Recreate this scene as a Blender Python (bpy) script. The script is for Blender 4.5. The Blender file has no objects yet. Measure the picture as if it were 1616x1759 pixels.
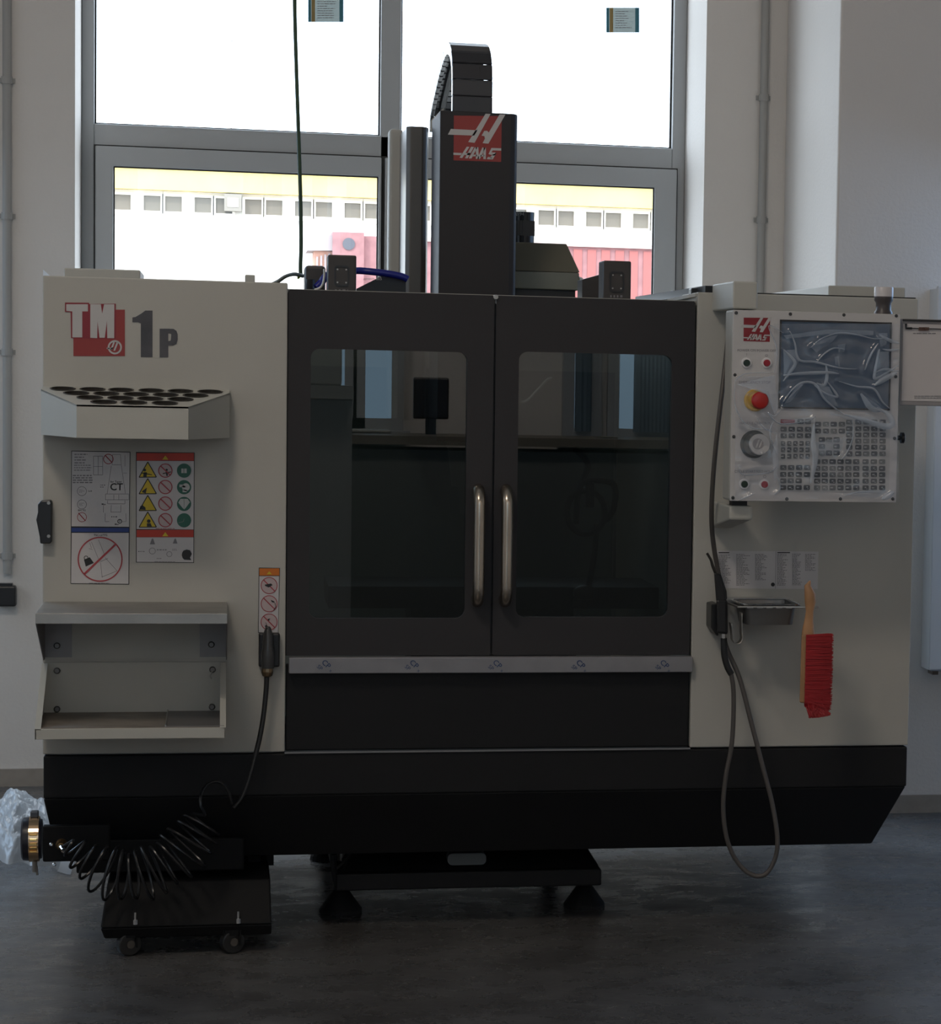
import bpy, bmesh, math, random
from mathutils import Vector, Matrix
import numpy as np

C = bpy.context.scene.collection
SC = bpy.context.scene
R = random.Random(7)

# ------------------------------------------------------------------ camera
M = np.array([[0.97055069, 0.00470603, 0.24085102],
              [-0.23983075, -0.0750879, 0.96790651],
              [0.02263999, -0.99716581, -0.07174796]])     # columns: camera right, down, forward in world axes
PPX, PPY, FPX = 1528.126, 991.463, 4633.596
CAM = np.array([0.0, -6.85, 1.44])
cd = bpy.data.cameras.new('camera'); cam = bpy.data.objects.new('camera', cd); C.objects.link(cam)
rot = Matrix(((M[0][0], -M[0][1], -M[0][2]), (M[1][0], -M[1][1], -M[1][2]), (M[2][0], -M[2][1], -M[2][2])))
cam.matrix_world = Matrix.Translation(Vector(CAM)) @ rot.to_4x4()
cd.sensor_fit = 'AUTO'; cd.sensor_width = 36; cd.lens = FPX / 1759 * 36
cd.shift_x = (808 - PPX) / 1759; cd.shift_y = (PPY - 879.5) / 1759
cd.clip_end = 500; cd.clip_start = 0.1
SC.camera = cam

def at(px, py, Y):
    """the world point on the plane y = Y that the photograph shows at (px, py)"""
    d = M @ np.array([(px - PPX) / FPX, (py - PPY) / FPX, 1.0])
    t = (Y - CAM[1]) / d[1]
    p = CAM + d * t
    return Vector(p)
def gr(px, py, Z=0.0):
    d = M @ np.array([(px - PPX) / FPX, (py - PPY) / FPX, 1.0])
    t = (Z - CAM[2]) / d[2]
    return Vector(CAM + d * t)
def ax(px, py, Y): return at(px, py, Y).x
def az(px, py, Y): return at(px, py, Y).z

# ------------------------------------------------------------------ light
SC.view_settings.view_transform = 'Standard'; SC.view_settings.look = 'None'
SC.view_settings.gamma = 1; SC.view_settings.use_curve_mapping = False
SC.view_settings.exposure = 0.0
w = bpy.data.worlds.new('sky'); SC.world = w; w.use_nodes = True
bg = w.node_tree.nodes['Background']; bg.inputs[0].default_value = (0.80, 0.90, 1.0, 1); bg.inputs[1].default_value = 5.6
sd = bpy.data.lights.new('sun', 'SUN'); sd.energy = 2.2; sd.angle = 0.02; sd.color = (1, 0.93, 0.8)
so = bpy.data.objects.new('sun', sd); C.objects.link(so); so.rotation_euler = (math.radians(48), 0, math.radians(-35))
def area(name, loc, target, sx, sy, power, color):
    d = bpy.data.lights.new(name, 'AREA'); d.shape = 'RECTANGLE'; d.size = sx; d.size_y = sy; d.energy = power; d.color = color
    o = bpy.data.objects.new(name, d); C.objects.link(o); o.location = loc
    o.rotation_euler = (Vector(target) - Vector(loc)).to_track_quat('-Z', 'Y').to_euler()
    return o
area('assumed_ceiling_light', (-1.0, -3.2, 4.75), (0.6, 0.0, 1.1), 1.0, 0.6, 43, (1.0, 0.88, 0.75))  # assumed unseen ceiling lamp, placed from the direction of the shelf shadows
for x_ in (-1.7, 1.4): area('rear_fill_light', (x_, -6.6, 4.75), (x_+0.6, -9.5, 1.4), 1.4, 0.5, 76, (1.0, 0.93, 0.86))  # added fill brightening the unseen rear wall and its reflections
area('left_side_fill', (-3.1, 0.0, 1.9), (-0.4, 0.1, 0.6), 2.4, 1.8, 12, (0.80, 0.90, 1.0))  # added fill at left standing for assumed daylight; no window is seen there
area('right_side_fill', (5.1, 0.95, 1.2), (2.0, 0.5, 0.0), 1.2, 2.2, 16, (0.34, 0.58, 1.0))  # added blue fill from the right, tinting the floor
area('left_back_fill', (-2.1, 2.70, 1.9), (-1.7, 0.0, 0.2), 1.7, 2.2, 52, (0.50, 0.72, 1.0))  # unseen fill added to light the left floor blue
area('right_back_fill', (3.7, 1.84, 1.7), (3.0, 0.0, 0.0), 1.8, 2.4, 58, (0.38, 0.62, 1.0))  # unseen blue fill added for the floor at right
po = area('window_portal', (0.6, 3.3, 2.3), (0.6, 0, 2.3), 2.2, 2.5, 1, (1, 1, 1)); po.data.cycles.is_portal = True
try:
    SC.cycles.use_denoising = True; SC.cycles.max_bounces = 10; SC.cycles.transparent_max_bounces = 16
    SC.cycles.sample_clamp_indirect = 4
except Exception: pass

# ------------------------------------------------------------------ materials
MATS = {}
def mat(name, col, rough=0.5, metal=0.0, noise=0.0, nscale=20, bump=0.0, bscale=200, spec=0.5, coat=0.0):
    if name in MATS: return MATS[name]
    m = bpy.data.materials.new(name); m.use_nodes = True; nt = m.node_tree; b = nt.nodes['Principled BSDF']
    b.inputs['Base Color'].default_value = (*col, 1); b.inputs['Roughness'].default_value = rough
    b.inputs['Metallic'].default_value = metal; b.inputs['Specular IOR Level'].default_value = spec
    b.inputs['Coat Weight'].default_value = coat
    tc = nt.nodes.new('ShaderNodeTexCoord')
    if noise:
        n = nt.nodes.new('ShaderNodeTexNoise'); n.inputs['Scale'].default_value = nscale; n.inputs['Detail'].default_value = 5
        r = nt.nodes.new('ShaderNodeValToRGB')
        r.color_ramp.elements[0].position = 0.3; r.color_ramp.elements[1].position = 0.7
        r.color_ramp.elements[0].color = (*[max(0, c * (1 - noise)) for c in col], 1)
        r.color_ramp.elements[1].color = (*[min(1, c * (1 + noise)) for c in col], 1)
        nt.links.new(tc.outputs['Object'], n.inputs['Vector']); nt.links.new(n.outputs['Fac'], r.inputs['Fac'])
        nt.links.new(r.outputs['Color'], b.inputs['Base Color'])
    if bump:
        n2 = nt.nodes.new('ShaderNodeTexNoise'); n2.inputs['Scale'].default_value = bscale; n2.inputs['Detail'].default_value = 2
        bp = nt.nodes.new('ShaderNodeBump'); bp.inputs['Strength'].default_value = bump; bp.inputs['Distance'].default_value = 0.002
        nt.links.new(tc.outputs['Object'], n2.inputs['Vector']); nt.links.new(n2.outputs['Fac'], bp.inputs['Height'])
        nt.links.new(bp.outputs['Normal'], b.inputs['Normal'])
    MATS[name] = m; return m
def emit(name, col, s):
    m = bpy.data.materials.new(name); m.use_nodes = True; nt = m.node_tree
    for n in list(nt.nodes):
        if n.type == 'BSDF_PRINCIPLED': nt.nodes.remove(n)
    e = nt.nodes.new('ShaderNodeEmission'); e.inputs[0].default_value = (*col, 1); e.inputs[1].default_value = s
    nt.links.new(e.outputs[0], nt.nodes['Material Output'].inputs[0]); MATS[name] = m; return m
def glass(name, tint, ior=1.45, rough=0.0, haze=0.0, hcol=(0.8, 0.85, 0.9), gcol=(1, 1, 1)):
    """thin sheet: tinted see-through plus mirror reflection by Fresnel, plus a little milky haze"""
    m = bpy.data.materials.new(name); m.use_nodes = True; nt = m.node_tree
    for n in list(nt.nodes):
        if n.type == 'BSDF_PRINCIPLED': nt.nodes.remove(n)
    t = nt.nodes.new('ShaderNodeBsdfTransparent'); t.inputs[0].default_value = (*tint, 1)
    g = nt.nodes.new('ShaderNodeBsdfGlossy'); g.inputs['Roughness'].default_value = rough; g.inputs[0].default_value = (*gcol, 1)
    f = nt.nodes.new('ShaderNodeFresnel')
    geo = nt.nodes.new('ShaderNodeNewGeometry'); mr = nt.nodes.new('ShaderNodeMapRange')
    mr.inputs[3].default_value = ior; mr.inputs[4].default_value = 1/ior      # the sheet reflects alike from both sides
    nt.links.new(geo.outputs['Backfacing'], mr.inputs[0]); nt.links.new(mr.outputs[0], f.inputs['IOR'])
    mx = nt.nodes.new('ShaderNodeMixShader')
    nt.links.new(f.outputs[0], mx.inputs[0]); nt.links.new(t.outputs[0], mx.inputs[1]); nt.links.new(g.outputs[0], mx.inputs[2])
    out = mx
    if haze:
        d = nt.nodes.new('ShaderNodeBsdfDiffuse'); d.inputs[0].default_value = (*hcol, 1)
        m2 = nt.nodes.new('ShaderNodeMixShader'); m2.inputs[0].default_value = haze
        nt.links.new(mx.outputs[0], m2.inputs[1]); nt.links.new(d.outputs[0], m2.inputs[2]); out = m2
    nt.links.new(out.outputs[0], nt.nodes['Material Output'].inputs[0]); MATS[name] = m; return m

PANEL = mat('light_grey_powder_coat', (0.47, 0.455, 0.41), 0.55, noise=0.04, nscale=3, bump=0.12, bscale=500)
PANEL2 = mat('light_grey_powder_coat_rack', (0.50, 0.49, 0.44), 0.5, noise=0.03, nscale=4, bump=0.1, bscale=500)
CHAR = mat('charcoal_powder_coat', (0.034, 0.032, 0.034), 0.55, spec=0.3, noise=0.06, nscale=3, bump=0.15, bscale=600)
BLACK = mat('black_powder_coat', (0.010, 0.010, 0.011), 0.6, noise=0.1, nscale=5, bump=0.15, bscale=500, spec=0.3)
BLACKP = mat('black_plastic', (0.012, 0.012, 0.013), 0.35)
RUBBER = mat('black_rubber', (0.015, 0.015, 0.015), 0.45)
TAUPE = mat('dark_taupe_metal', (0.045, 0.038, 0.035), 0.45, noise=0.1)
STEEL = mat('brushed_stainless_steel', (0.42, 0.40, 0.37), 0.38, 0.9, noise=0.15, nscale=8)
SATIN = mat('satin_steel_bar', (0.52, 0.45, 0.37), 0.26, 1.0)
CHROME = mat('chrome', (0.8, 0.8, 0.8), 0.12, 1.0)
BRASS = mat('brass', (0.85, 0.55, 0.2), 0.18, 1.0)
WHITEM = mat('white_print', (0.53, 0.51, 0.50), 0.5)
PAPER = mat('white_paper', (0.62, 0.58, 0.57), 0.7)
LABELW = mat('white_label_vinyl', (0.56, 0.54, 0.54), 0.45)
RED = mat('red_vinyl', (0.30, 0.028, 0.022), 0.4)
DRED = mat('dark_red_vinyl', (0.25, 0.012, 0.02), 0.4)
LRED = mat('label_red', (0.50, 0.04, 0.02), 0.45)
PINKR = mat('prohibition_red', (0.40, 0.05, 0.06), 0.5)
PINKF = mat('prohibition_pale_field', (0.52, 0.42, 0.42), 0.5)
ORANGE = mat('label_orange', (0.60, 0.16, 0.01), 0.45)
YEL = mat('warning_yellow', (0.65, 0.47, 0.02), 0.45)
GREEN = mat('sign_green', (0.02, 0.12, 0.08), 0.45)
BLUE = mat('label_blue', (0.02, 0.05, 0.22), 0.45)
INK = mat('black_ink', (0.02, 0.02, 0.02), 0.5)
GINK = mat('grey_ink', (0.20, 0.19, 0.20), 0.5)
DGREY = mat('dark_grey_vinyl', (0.065, 0.06, 0.065), 0.4, noise=0.25, nscale=18)
WALLM = mat('grey_white_plaster', (0.71, 0.67, 0.63), 0.8, noise=0.04, nscale=1.2, bump=0.5, bscale=90)
PVC = mat('white_window_pvc', (0.40, 0.415, 0.425), 0.4)
GASK = mat('black_gasket', (0.02, 0.02, 0.02), 0.6)
CEIL = mat('ceiling_paint', (0.5, 0.49, 0.47), 0.8, noise=0.03)
CONDG = mat('grey_conduit_pvc', (0.36, 0.35, 0.33), 0.5)

# ------------------------------------------------------------------ object helpers
def tag(o, label=None, cat=None, group=None, kind=None):
    if label: o['label'] = label
    if cat: o['category'] = cat
    if group: o['group'] = group
    if kind: o['kind'] = kind
    return o
def thing(name, label, cat, loc=(0, 0, 0), group=None):
    o = bpy.data.objects.new(name, None); C.objects.link(o); o.location = loc; o.empty_display_size = 0.05
    return tag(o, label, cat, group)
def attach(o, parent):
    if parent is not None:
        o.parent = parent
        if parent.type == 'EMPTY': o.matrix_parent_inverse = Matrix.Translation(-Vector(parent.location))
        elif parent.get('_local'): pass
    return o
def mesh_obj(name, me, parent=None, loc=None):
    o = bpy.data.objects.new(name, me); C.objects.link(o)
    if loc is not None: o.location = loc
    return attach(o, parent)

class MB:
    def __init__(s): s.bm = bmesh.new()
    def box(s, x0, x1, y0, y1, z0, z1):
        v = [s.bm.verts.new(p) for p in ((x0,y0,z0),(x1,y0,z0),(x1,y1,z0),(x0,y1,z0),(x0,y0,z1),(x1,y0,z1),(x1,y1,z1),(x0,y1,z1))]
        for f in ((3,2,1,0),(4,5,6,7),(0,1,5,4),(1,2,6,5),(2,3,7,6),(3,0,4,7)): s.bm.faces.new([v[i] for i in f])
        return s
    def hexa(s, pts):
        v = [s.bm.verts.new(p) for p in pts]
        for f in ((3,2,1,0),(4,5,6,7),(0,1,5,4),(1,2,6,5),(2,3,7,6),(3,0,4,7)): s.bm.faces.new([v[i] for i in f])
        return s
    def loft(s, a, b, cap=True):
        """two equal-length closed loops joined"""
        va = [s.bm.verts.new(p) for p in a]; vb = [s.bm.verts.new(p) for p in b]; n = len(a)
        for i in range(n): s.bm.faces.new((va[i], va[(i+1) % n], vb[(i+1) % n], vb[i]))
        if cap: s.bm.faces.new(va[::-1]); s.bm.faces.new(vb)
        return s
    def prism_y(s, xz, y0, y1):
        return s.loft([(x, y0, z) for x, z in xz], [(x, y1, z) for x, z in xz])
    def prism_x(s, yz, x0, x1):
        return s.loft([(x0, y, z) for y, z in yz], [(x1, y, z) for y, z in yz])
    def prism_z(s, xy, z0, z1):
        return s.loft([(x, y, z0) for x, y in xy], [(x, y, z1) for x, y in xy])
    def frame(s, o, i, y0, y1):
        """flat frame between outer and inner loops (same count) given as (x,z), thick from y0 to y1"""
        n = len(o)
        A = [s.bm.verts.new((x, y0, z)) for x, z in o]; B = [s.bm.verts.new((x, y0, z)) for x, z in i]
        A2 = [s.bm.verts.new((x, y1, z)) for x, z in o]; B2 = [s.bm.verts.new((x, y1, z)) for x, z in i]
        for k in range(n):
            j = (k+1) % n
            s.bm.faces.new((A[k], A[j], B[j], B[k])); s.bm.faces.new((A2[j], A2[k], B2[k], B2[j]))
            s.bm.faces.new((A[j], A[k], A2[k], A2[j])); s.bm.faces.new((B[k], B[j], B2[j], B2[k]))
        return s
    def cyl(s, p0, p1, r0, r1=None, n=16, cap=True):
        r1 = r0 if r1 is None else r1
        p0 = Vector(p0); p1 = Vector(p1); d = (p1 - p0).normalized()
        u = d.orthogonal().normalized(); v = d.cross(u)
        a = [p0 + (u * math.cos(2*math.pi*i/n) + v * math.sin(2*math.pi*i/n)) * r0 for i in range(n)]
        b = [p1 + (u * math.cos(2*math.pi*i/n) + v * math.sin(2*math.pi*i/n)) * r1 for i in range(n)]
        return s.loft(a, b, cap)
    def rings(s, p0, axis, prof, n=20):
        """lathe: prof = [(distance along axis, radius)]"""
        p0 = Vector(p0); d = Vector(axis).normalized(); u = d.orthogonal().normalized(); v = d.cross(u); L = []
        for t, r in prof:
            L.append([s.bm.verts.new(p0 + d * t + (u * math.cos(2*math.pi*i/n) + v * math.sin(2*math.pi*i/n)) * r) for i in range(n)])
        for a, b in zip(L, L[1:]):
            for i in range(n): s.bm.faces.new((a[i], a[(i+1) % n], b[(i+1) % n], b[i]))
        s.bm.faces.new(L[0][::-1]); s.bm.faces.new(L[-1]); return s
    def tube(s, pts, r, n=10, smooth=True, sub=6):
        pts = [Vector(p) for p in pts]
        if smooth and len(pts) > 2:
            q = []
            for i in range(len(pts) - 1):
                p0 = pts[max(i-1, 0)]; p1 = pts[i]; p2 = pts[i+1]; p3 = pts[min(i+2, len(pts)-1)]
                for k in range(sub):
                    t = k / sub
                    q.append(0.5 * ((2*p1) + (-p0+p2)*t + (2*p0-5*p1+4*p2-p3)*t*t + (-p0+3*p1-3*p2+p3)*t**3))
            q.append(pts[-1]); pts = q
        d0 = (pts[1] - pts[0]).normalized(); u = d0.orthogonal().normalized(); L = []
        for i, p in enumerate(pts):
            d = (pts[min(i+1, len(pts)-1)] - pts[max(i-1, 0)])
            if d.length < 1e-9: d = d0
            d.normalize(); u = (u - d * u.dot(d)).normalized(); v = d.cross(u)
            rr = r(i / (len(pts)-1)) if callable(r) else r
            L.append([s.bm.verts.new(p + (u * math.cos(2*math.pi*k/n) + v * math.sin(2*math.pi*k/n)) * rr) for k in range(n)])
        for a, b in zip(L, L[1:]):
            for k in range(n): s.bm.faces.new((a[k], a[(k+1) % n], b[(k+1) % n], b[k]))
        s.bm.faces.new(L[0][::-1]); s.bm.faces.new(L[-1]); return s
    def face(s, pts):
        s.bm.faces.new([s.bm.verts.new(p) for p in pts]); return s
    def addmesh(s, me): s.bm.from_mesh(me); return s
    def mesh(s, name, m, bevel=0.0, seg=2, smooth=False):
        bmesh.ops.recalc_face_normals(s.bm, faces=s.bm.faces[:])
        if bevel: 
            e = [e for e in s.bm.edges if len(e.link_faces) == 2 and e.calc_face_angle(0) > 0.5]
            bmesh.ops.bevel(s.bm, geom=e, offset=bevel, segments=seg, affect='EDGES', profile=0.5, clamp_overlap=True)
        me = bpy.data.meshes.new(name); s.bm.to_mesh(me); s.bm.free(); me.materials.append(m)
        if smooth:
            me.polygons.foreach_set('use_smooth', [True] * len(me.polygons))
            try: me.set_sharp_from_angle(angle=0.7)
            except Exception: pass
        return me
    def build(s, name, m, parent=None, bevel=0.0, seg=2, smooth=False, label=None):
        o = mesh_obj(name, s.mesh(name, m, bevel, seg, smooth), parent)
        if label: o['label'] = label
        return o
def rrect(x0, x1, z0, z1, r, n=5, corners=(1, 1, 1, 1)):
    P = []
    for k, (cx, cz, a0) in enumerate(((x1-r, z1-r, 0), (x0+r, z1-r, 90), (x0+r, z0+r, 180), (x1-r, z0+r, 270))):
        for i in range(n+1):
            a = math.radians(a0 + 90*i/n)
            if corners[k]: P.append((cx + r*math.cos(a), cz + r*math.sin(a)))
            else: P.append(((x1, x0, x0, x1)[k], (z1, z1, z0, z0)[k]) if i == 0 else (P[-1][0] + 1e-5*(1 if k in (0, 3) else -1), P[-1][1] + 1e-5))
    return P
def struct(name, mb, m, **k):
    o = mb.build(name, m, **k); o['kind'] = 'structure'; return o
def copies(name, me, locs, parent, rots=None):
    L = []
    for i, p in enumerate(locs):
        o = bpy.data.objects.new(name, me); C.objects.link(o); o.location = p
        if rots: o.rotation_euler = rots[i]
        attach(o, parent); L.append(o)
    return L

# flat print (labels, logos): drawn in picture-frame pixels of the photograph on a real plane y = Y
class Flat:
    def __init__(s, Y, sx=1, ox=0, sy=None, oy=0): s.Y = Y; s.sx = sx; s.ox = ox; s.sy = sx if sy is None else sy; s.oy = oy; s.mb = MB(); s.L = 0
    def p(s, x, y): return at(x * s.sx + s.ox, y * s.sy + s.oy, s.Y - 0.0006 * s.L)
    def lay(s, n): s.L = n; return s
    def poly(s, pts): s.mb.face([s.p(*q) for q in pts]); return s
    def rect(s, x0, y0, x1, y1): return s.poly([(x0, y0), (x1, y0), (x1, y1), (x0, y1)])
    def disc(s, x, y, r, n=24, ry=None): 
        ry = r if ry is None else ry
        return s.poly([(x + r*math.cos(2*math.pi*i/n), y + ry*math.sin(2*math.pi*i/n)) for i in range(n)])
    def ring(s, x, y, r, w, n=28):
        for i in range(n):
            a = 2*math.pi*i/n; b = 2*math.pi*(i+1)/n
            s.poly([(x+r*math.cos(a), y+r*math.sin(a)), (x+r*math.cos(b), y+r*math.sin(b)), (x+(r-w)*math.cos(b), y+(r-w)*math.sin(b)), (x+(r-w)*math.cos(a), y+(r-w)*math.sin(a))])
        return s
    def line(s, pts, w):
        for (x0, y0), (x1, y1) in zip(pts, pts[1:]):
            dx, dy = x1-x0, y1-y0; l = math.hypot(dx, dy) or 1; nx, ny = -dy/l*w/2, dx/l*w/2
            s.poly([(x0+nx, y0+ny), (x1+nx, y1+ny), (x1-nx, y1-ny), (x0-nx, y0-ny)])
        return s
    def box(s, x0, y0, x1, y1, w):
        s.rect(x0, y0, x1, y0+w); s.rect(x0, y1-w, x1, y1); s.rect(x0, y0+w, x0+w, y1-w); s.rect(x1-w, y0+w, x1, y1-w); return s
    def text(s, t, x, y, size, bold=0.0, ang=0.0, xs=1.0, align='CENTER'):
        cu = bpy.data.curves.new('t', 'FONT'); cu.body = t; cu.size = 1.0; cu.align_x = align; cu.align_y = 'CENTER'; cu.offset = bold; cu.resolution_u = 3
        o = bpy.data.objects.new('t', cu); me = bpy.data.meshes.new_from_object(o)
        ca, sa = math.cos(ang), math.sin(ang)
        for v in me.vertices:
            u, q = v.co.x * size * xs, v.co.y * size
            v.co = s.p(x + u*ca + q*sa, y - (q*ca - u*sa))
        s.mb.addmesh(me); bpy.data.meshes.remove(me); bpy.data.objects.remove(o); bpy.data.curves.remove(cu); return s
    def scribble(s, x0, y0, x1, n, pitch, h, rnd=None, ragged=0.5):
        rnd = rnd or R
        for i in range(n):
            L = (x1-x0) * (1 - ragged * rnd.random()); x = x0; y = y0 + i*pitch
            while x < x0 + L:
                wl = min((x1-x0) * rnd.uniform(0.08, 0.25), x0+L-x); s.rect(x, y, x+wl, y+h); x += wl + h*0.8
        return s
    def put(s, name, m, parent, label=None):
        me = bpy.data.meshes.new(name); s.mb.bm.to_mesh(me); s.mb.bm.free(); me.materials.append(m)
        o = mesh_obj(name, me, parent); s.mb = MB()
        if label: o['label'] = label
        return o

# ================================================================== the room
YW = 2.73                                   # inner face of the window wall
fl = bpy.data.materials.new('worn_concrete_floor'); fl.use_nodes = True; nt = fl.node_tree; b = nt.nodes['Principled BSDF']
tc = nt.nodes.new('ShaderNodeTexCoord')
n1 = nt.nodes.new('ShaderNodeTexNoise'); n1.inputs['Scale'].default_value = 2.2; n1.inputs['Detail'].default_value = 8; n1.inputs['Roughness'].default_value = 0.62
n2 = nt.nodes.new('ShaderNodeTexNoise'); n2.inputs['Scale'].default_value = 7; n2.inputs['Detail'].default_value = 6; n2.inputs['Roughness'].default_value = 0.7
rp = nt.nodes.new('ShaderNodeValToRGB'); rp.color_ramp.elements[0].position = 0.34; rp.color_ramp.elements[0].color = (0.062, 0.058, 0.056, 1)
rp.color_ramp.elements[1].position = 0.68; rp.color_ramp.elements[1].color = (0.135, 0.130, 0.126, 1)
rr = nt.nodes.new('ShaderNodeMapRange'); rr.inputs[1].default_value = 0.3; rr.inputs[2].default_value = 0.7; rr.inputs[3].default_value = 0.16; rr.inputs[4].default_value = 0.42; b.inputs['IOR'].default_value = 1.65
mp = nt.nodes.new('ShaderNodeMapping'); mp.inputs['Scale'].default_value = (1, 1.3, 1)
bp = nt.nodes.new('ShaderNodeBump'); bp.inputs['Strength'].default_value = 0.35; bp.inputs['Distance'].default_value = 0.004
nt.links.new(tc.outputs['Object'], n1.inputs['Vector']); nt.links.new(tc.outputs['Object'], mp.inputs['Vector']); nt.links.new(mp.outputs[0], n2.inputs['Vector'])
nt.links.new(n1.outputs['Fac'], rp.inputs[0]); nt.links.new(rp.outputs[0], b.inputs['Base Color'])
nt.links.new(n2.outputs['Fac'], rr.inputs[0]); nt.links.new(rr.outputs[0], b.inputs['Roughness'])
nt.links.new(n2.outputs['Fac'], bp.inputs['Height']); nt.links.new(bp.outputs[0], b.inputs['Normal'])
X0, X1, Y0R, ZC = -3.2, 5.2, -9.5, 5.2
struct('floor', MB().box(X0-0.2, X1+0.2, Y0R-0.2, YW, -0.1, 0), fl)
struct('ceiling', MB().box(X0-0.2, X1+0.2, Y0R-0.2, YW+0.45, ZC, ZC+0.15), CEIL)
struct('wall_left', MB().box(X0-0.2, X0, Y0R, YW+0.45, 0, ZC), WALLM)
struct('wall_right', MB().box(X1, X1+0.2, Y0R, YW+0.45, 0, ZC), WALLM)
WXL, WXR = ax(129, 30, YW), ax(1214, 30, YW)     # window recess
YF = 3.15                                         # face of the window frame
ZS, ZT = 1.0, 3.55
wb = MB()
wb.box(X0, WXL, YW, YF+0.25, 0, ZC); wb.box(WXR, X1, YW, YF+0.25, 0, ZC)
wb.box(WXL, WXR, YW, YF+0.25, 0, ZS); wb.box(WXL, WXR, YW, YF+0.25, ZT, ZC)
struct('wall_back', wb, WALLM)
PX = ax(1438, 300, 1.865)
struct('column_right', MB().box(PX, X1, 1.865, YW, 0, ZC), WALLM, bevel=0.008)
BASEM = mat('dusty_beige_skirting', (0.33, 0.29, 0.25), 0.8, noise=0.1)
struct('baseboard_back', MB().box(X0, WXR, YW-0.012, YW, 0, 0.06), BASEM)
struct('baseboard_right', MB().box(PX, X1, 1.853, 1.865, 0, 0.06), BASEM)

# window: outer frame, mullion, transom, two opening sashes, panes
win = bpy.data.objects.new('window_1', None); C.objects.link(win); win.location = (WXL, YF, ZS); win['kind'] = 'structure'
fx0, fx1 = WXL, WXR
tzt, tzb = az(163, 212, YF), az(163, 256, YF)          # transom
mxl, mxr = ax(654, 100, YF), ax(689, 100, YF)
ul, ur = ax(162, 100, YF), ax(1157, 100, YF)
fm = MB()
fm.box(fx0, ul, YF, YF+0.09, ZS, ZT); fm.box(ur, fx1, YF, YF+0.09, ZS, ZT)
fm.box(ul, ur, YF, YF+0.09, ZS, ZS+0.06); fm.box(ul, ur, YF, YF+0.09, ZT-0.05, ZT)
fm.box(ul, ur, YF, YF+0.09, tzb, tzt); fm.box(mxl, mxr, YF, YF+0.09, ZS+0.06, ZT-0.05)
fm.build('window_frame', PVC, win, bevel=0.004)
gk = MB()
for xa, xb in ((ul, mxl), (mxr, ur)):
    gk.frame([(xa, tzt), (xb, tzt), (xb, ZT-0.05), (xa, ZT-0.05)], [(xa+.006, tzt+.006), (xb-.006, tzt+.006), (xb-.006, ZT-.056), (xa+.006, ZT-.056)], YF+0.03, YF+0.04)
gk.build('gasket', GASK, win)
PANE = glass('window_glass', (0.97, 0.985, 1.0), 1.35)
for xa, xb in ((ul, mxl), (mxr, ur)):
    MB().box(xa+.004, xb-.004, YF+0.034, YF+0.038, tzt+.004, ZT-0.054).build('pane', PANE, win)
gt = az(195, 286, YF)                                   # top of the sash glass
for (sx0, sx1, gx0, gx1) in ((ax(164, 350, YF), ax(654, 350, YF), ax(195, 350, YF), ax(649, 350, YF)),
                             (ax(660, 350, YF), ax(1160, 350, YF), ax(684, 350, YF), ax(1122, 350, YF))):
    st = az(165, 251, YF)
    s = MB().frame([(sx0, ZS+.03), (sx1, ZS+.03), (sx1, st), (sx0, st)], [(gx0, ZS+.11), (gx1, ZS+.11), (gx1, gt), (gx0, gt)], YF-0.028, YF+0.02).build('sash', PVC, win, bevel=0.004)
    MB().frame([(sx0-.006, ZS+.02), (sx1+.006, ZS+.02), (sx1+.006, st+.006), (sx0-.006, st+.006)], [(sx0, ZS+.03), (sx1, ZS+.03), (sx1, st), (sx0, st)], YF-0.003, YF).build('seal', GASK, s)
    MB().frame([(gx0, ZS+.11), (gx1, ZS+.11), (gx1, gt), (gx0, gt)], [(gx0+.005, ZS+.115), (gx1-.005, ZS+.115), (gx1-.005, gt-.005), (gx0+.005, gt-.005)], YF-0.02, YF-0.01).build('bead', GASK, s)
    MB().box(gx0+.001, gx1-.001, YF-0.006, YF-0.002, ZS+.111, gt-.001).build('pane', PANE, s)
struct('sill_back', MB().box(WXL, WXR, YW+0.0, YF, ZS-0.0, ZS+0.02), PVC)

# stickers on the upper panes
def thin_paper(name, col, t):
    m = mat(name, col, .6); nt = m.node_tree; p = nt.nodes['Principled BSDF']
    tr_ = nt.nodes.new('ShaderNodeBsdfTranslucent'); tr_.inputs[0].default_value = (*t, 1); ad = nt.nodes.new('ShaderNodeAddShader')
    nt.links.new(p.outputs[0], ad.inputs[0]); nt.links.new(tr_.outputs[0], ad.inputs[1]); nt.links.new(ad.outputs[0], nt.nodes['Material Output'].inputs[0]); return m
STP = thin_paper('window_sticker_paper', (0.25, 0.27, 0.26), (.05, .062, .06))
def sticker(x0, y0, x1, y1, label):
    Y = YF + 0.033
    s = thing('window_sticker', label, 'sticker', at((x0+x1)/2, y1, Y), 'manufacturer stickers on the upper panes')
    a = Flat(Y); a.lay(1).rect(x0, y0, x1, y1).put('paper', STP, s)
    a = Flat(Y); a.lay(2).rect(x0, y0, x0+5, y1).rect(x1-7, y0, x1, y1).put('coloured_edge', thin_paper('sticker_teal', (0.03, 0.13, 0.16), (.012, .05, .07)), s)
    a = Flat(Y); a.lay(2).rect(x0+6, y0, x0+12, y1).put('ochre_edge', thin_paper('sticker_ochre', (0.25, 0.17, 0.06), (.06, .04, .012)), s)
    a = Flat(Y); a.lay(2).scribble(x0+16, y0+6, x1-12, int((y1-y0-8)/4), 4, 1.2).put('print', GINK, s)
sticker(529, -8, 590, 38, 'small printed sticker on left upper window pane, cut by the picture top')
sticker(1041, 13, 1098, 56, 'small printed sticker on right upper window pane, whole and slightly bluish')

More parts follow.
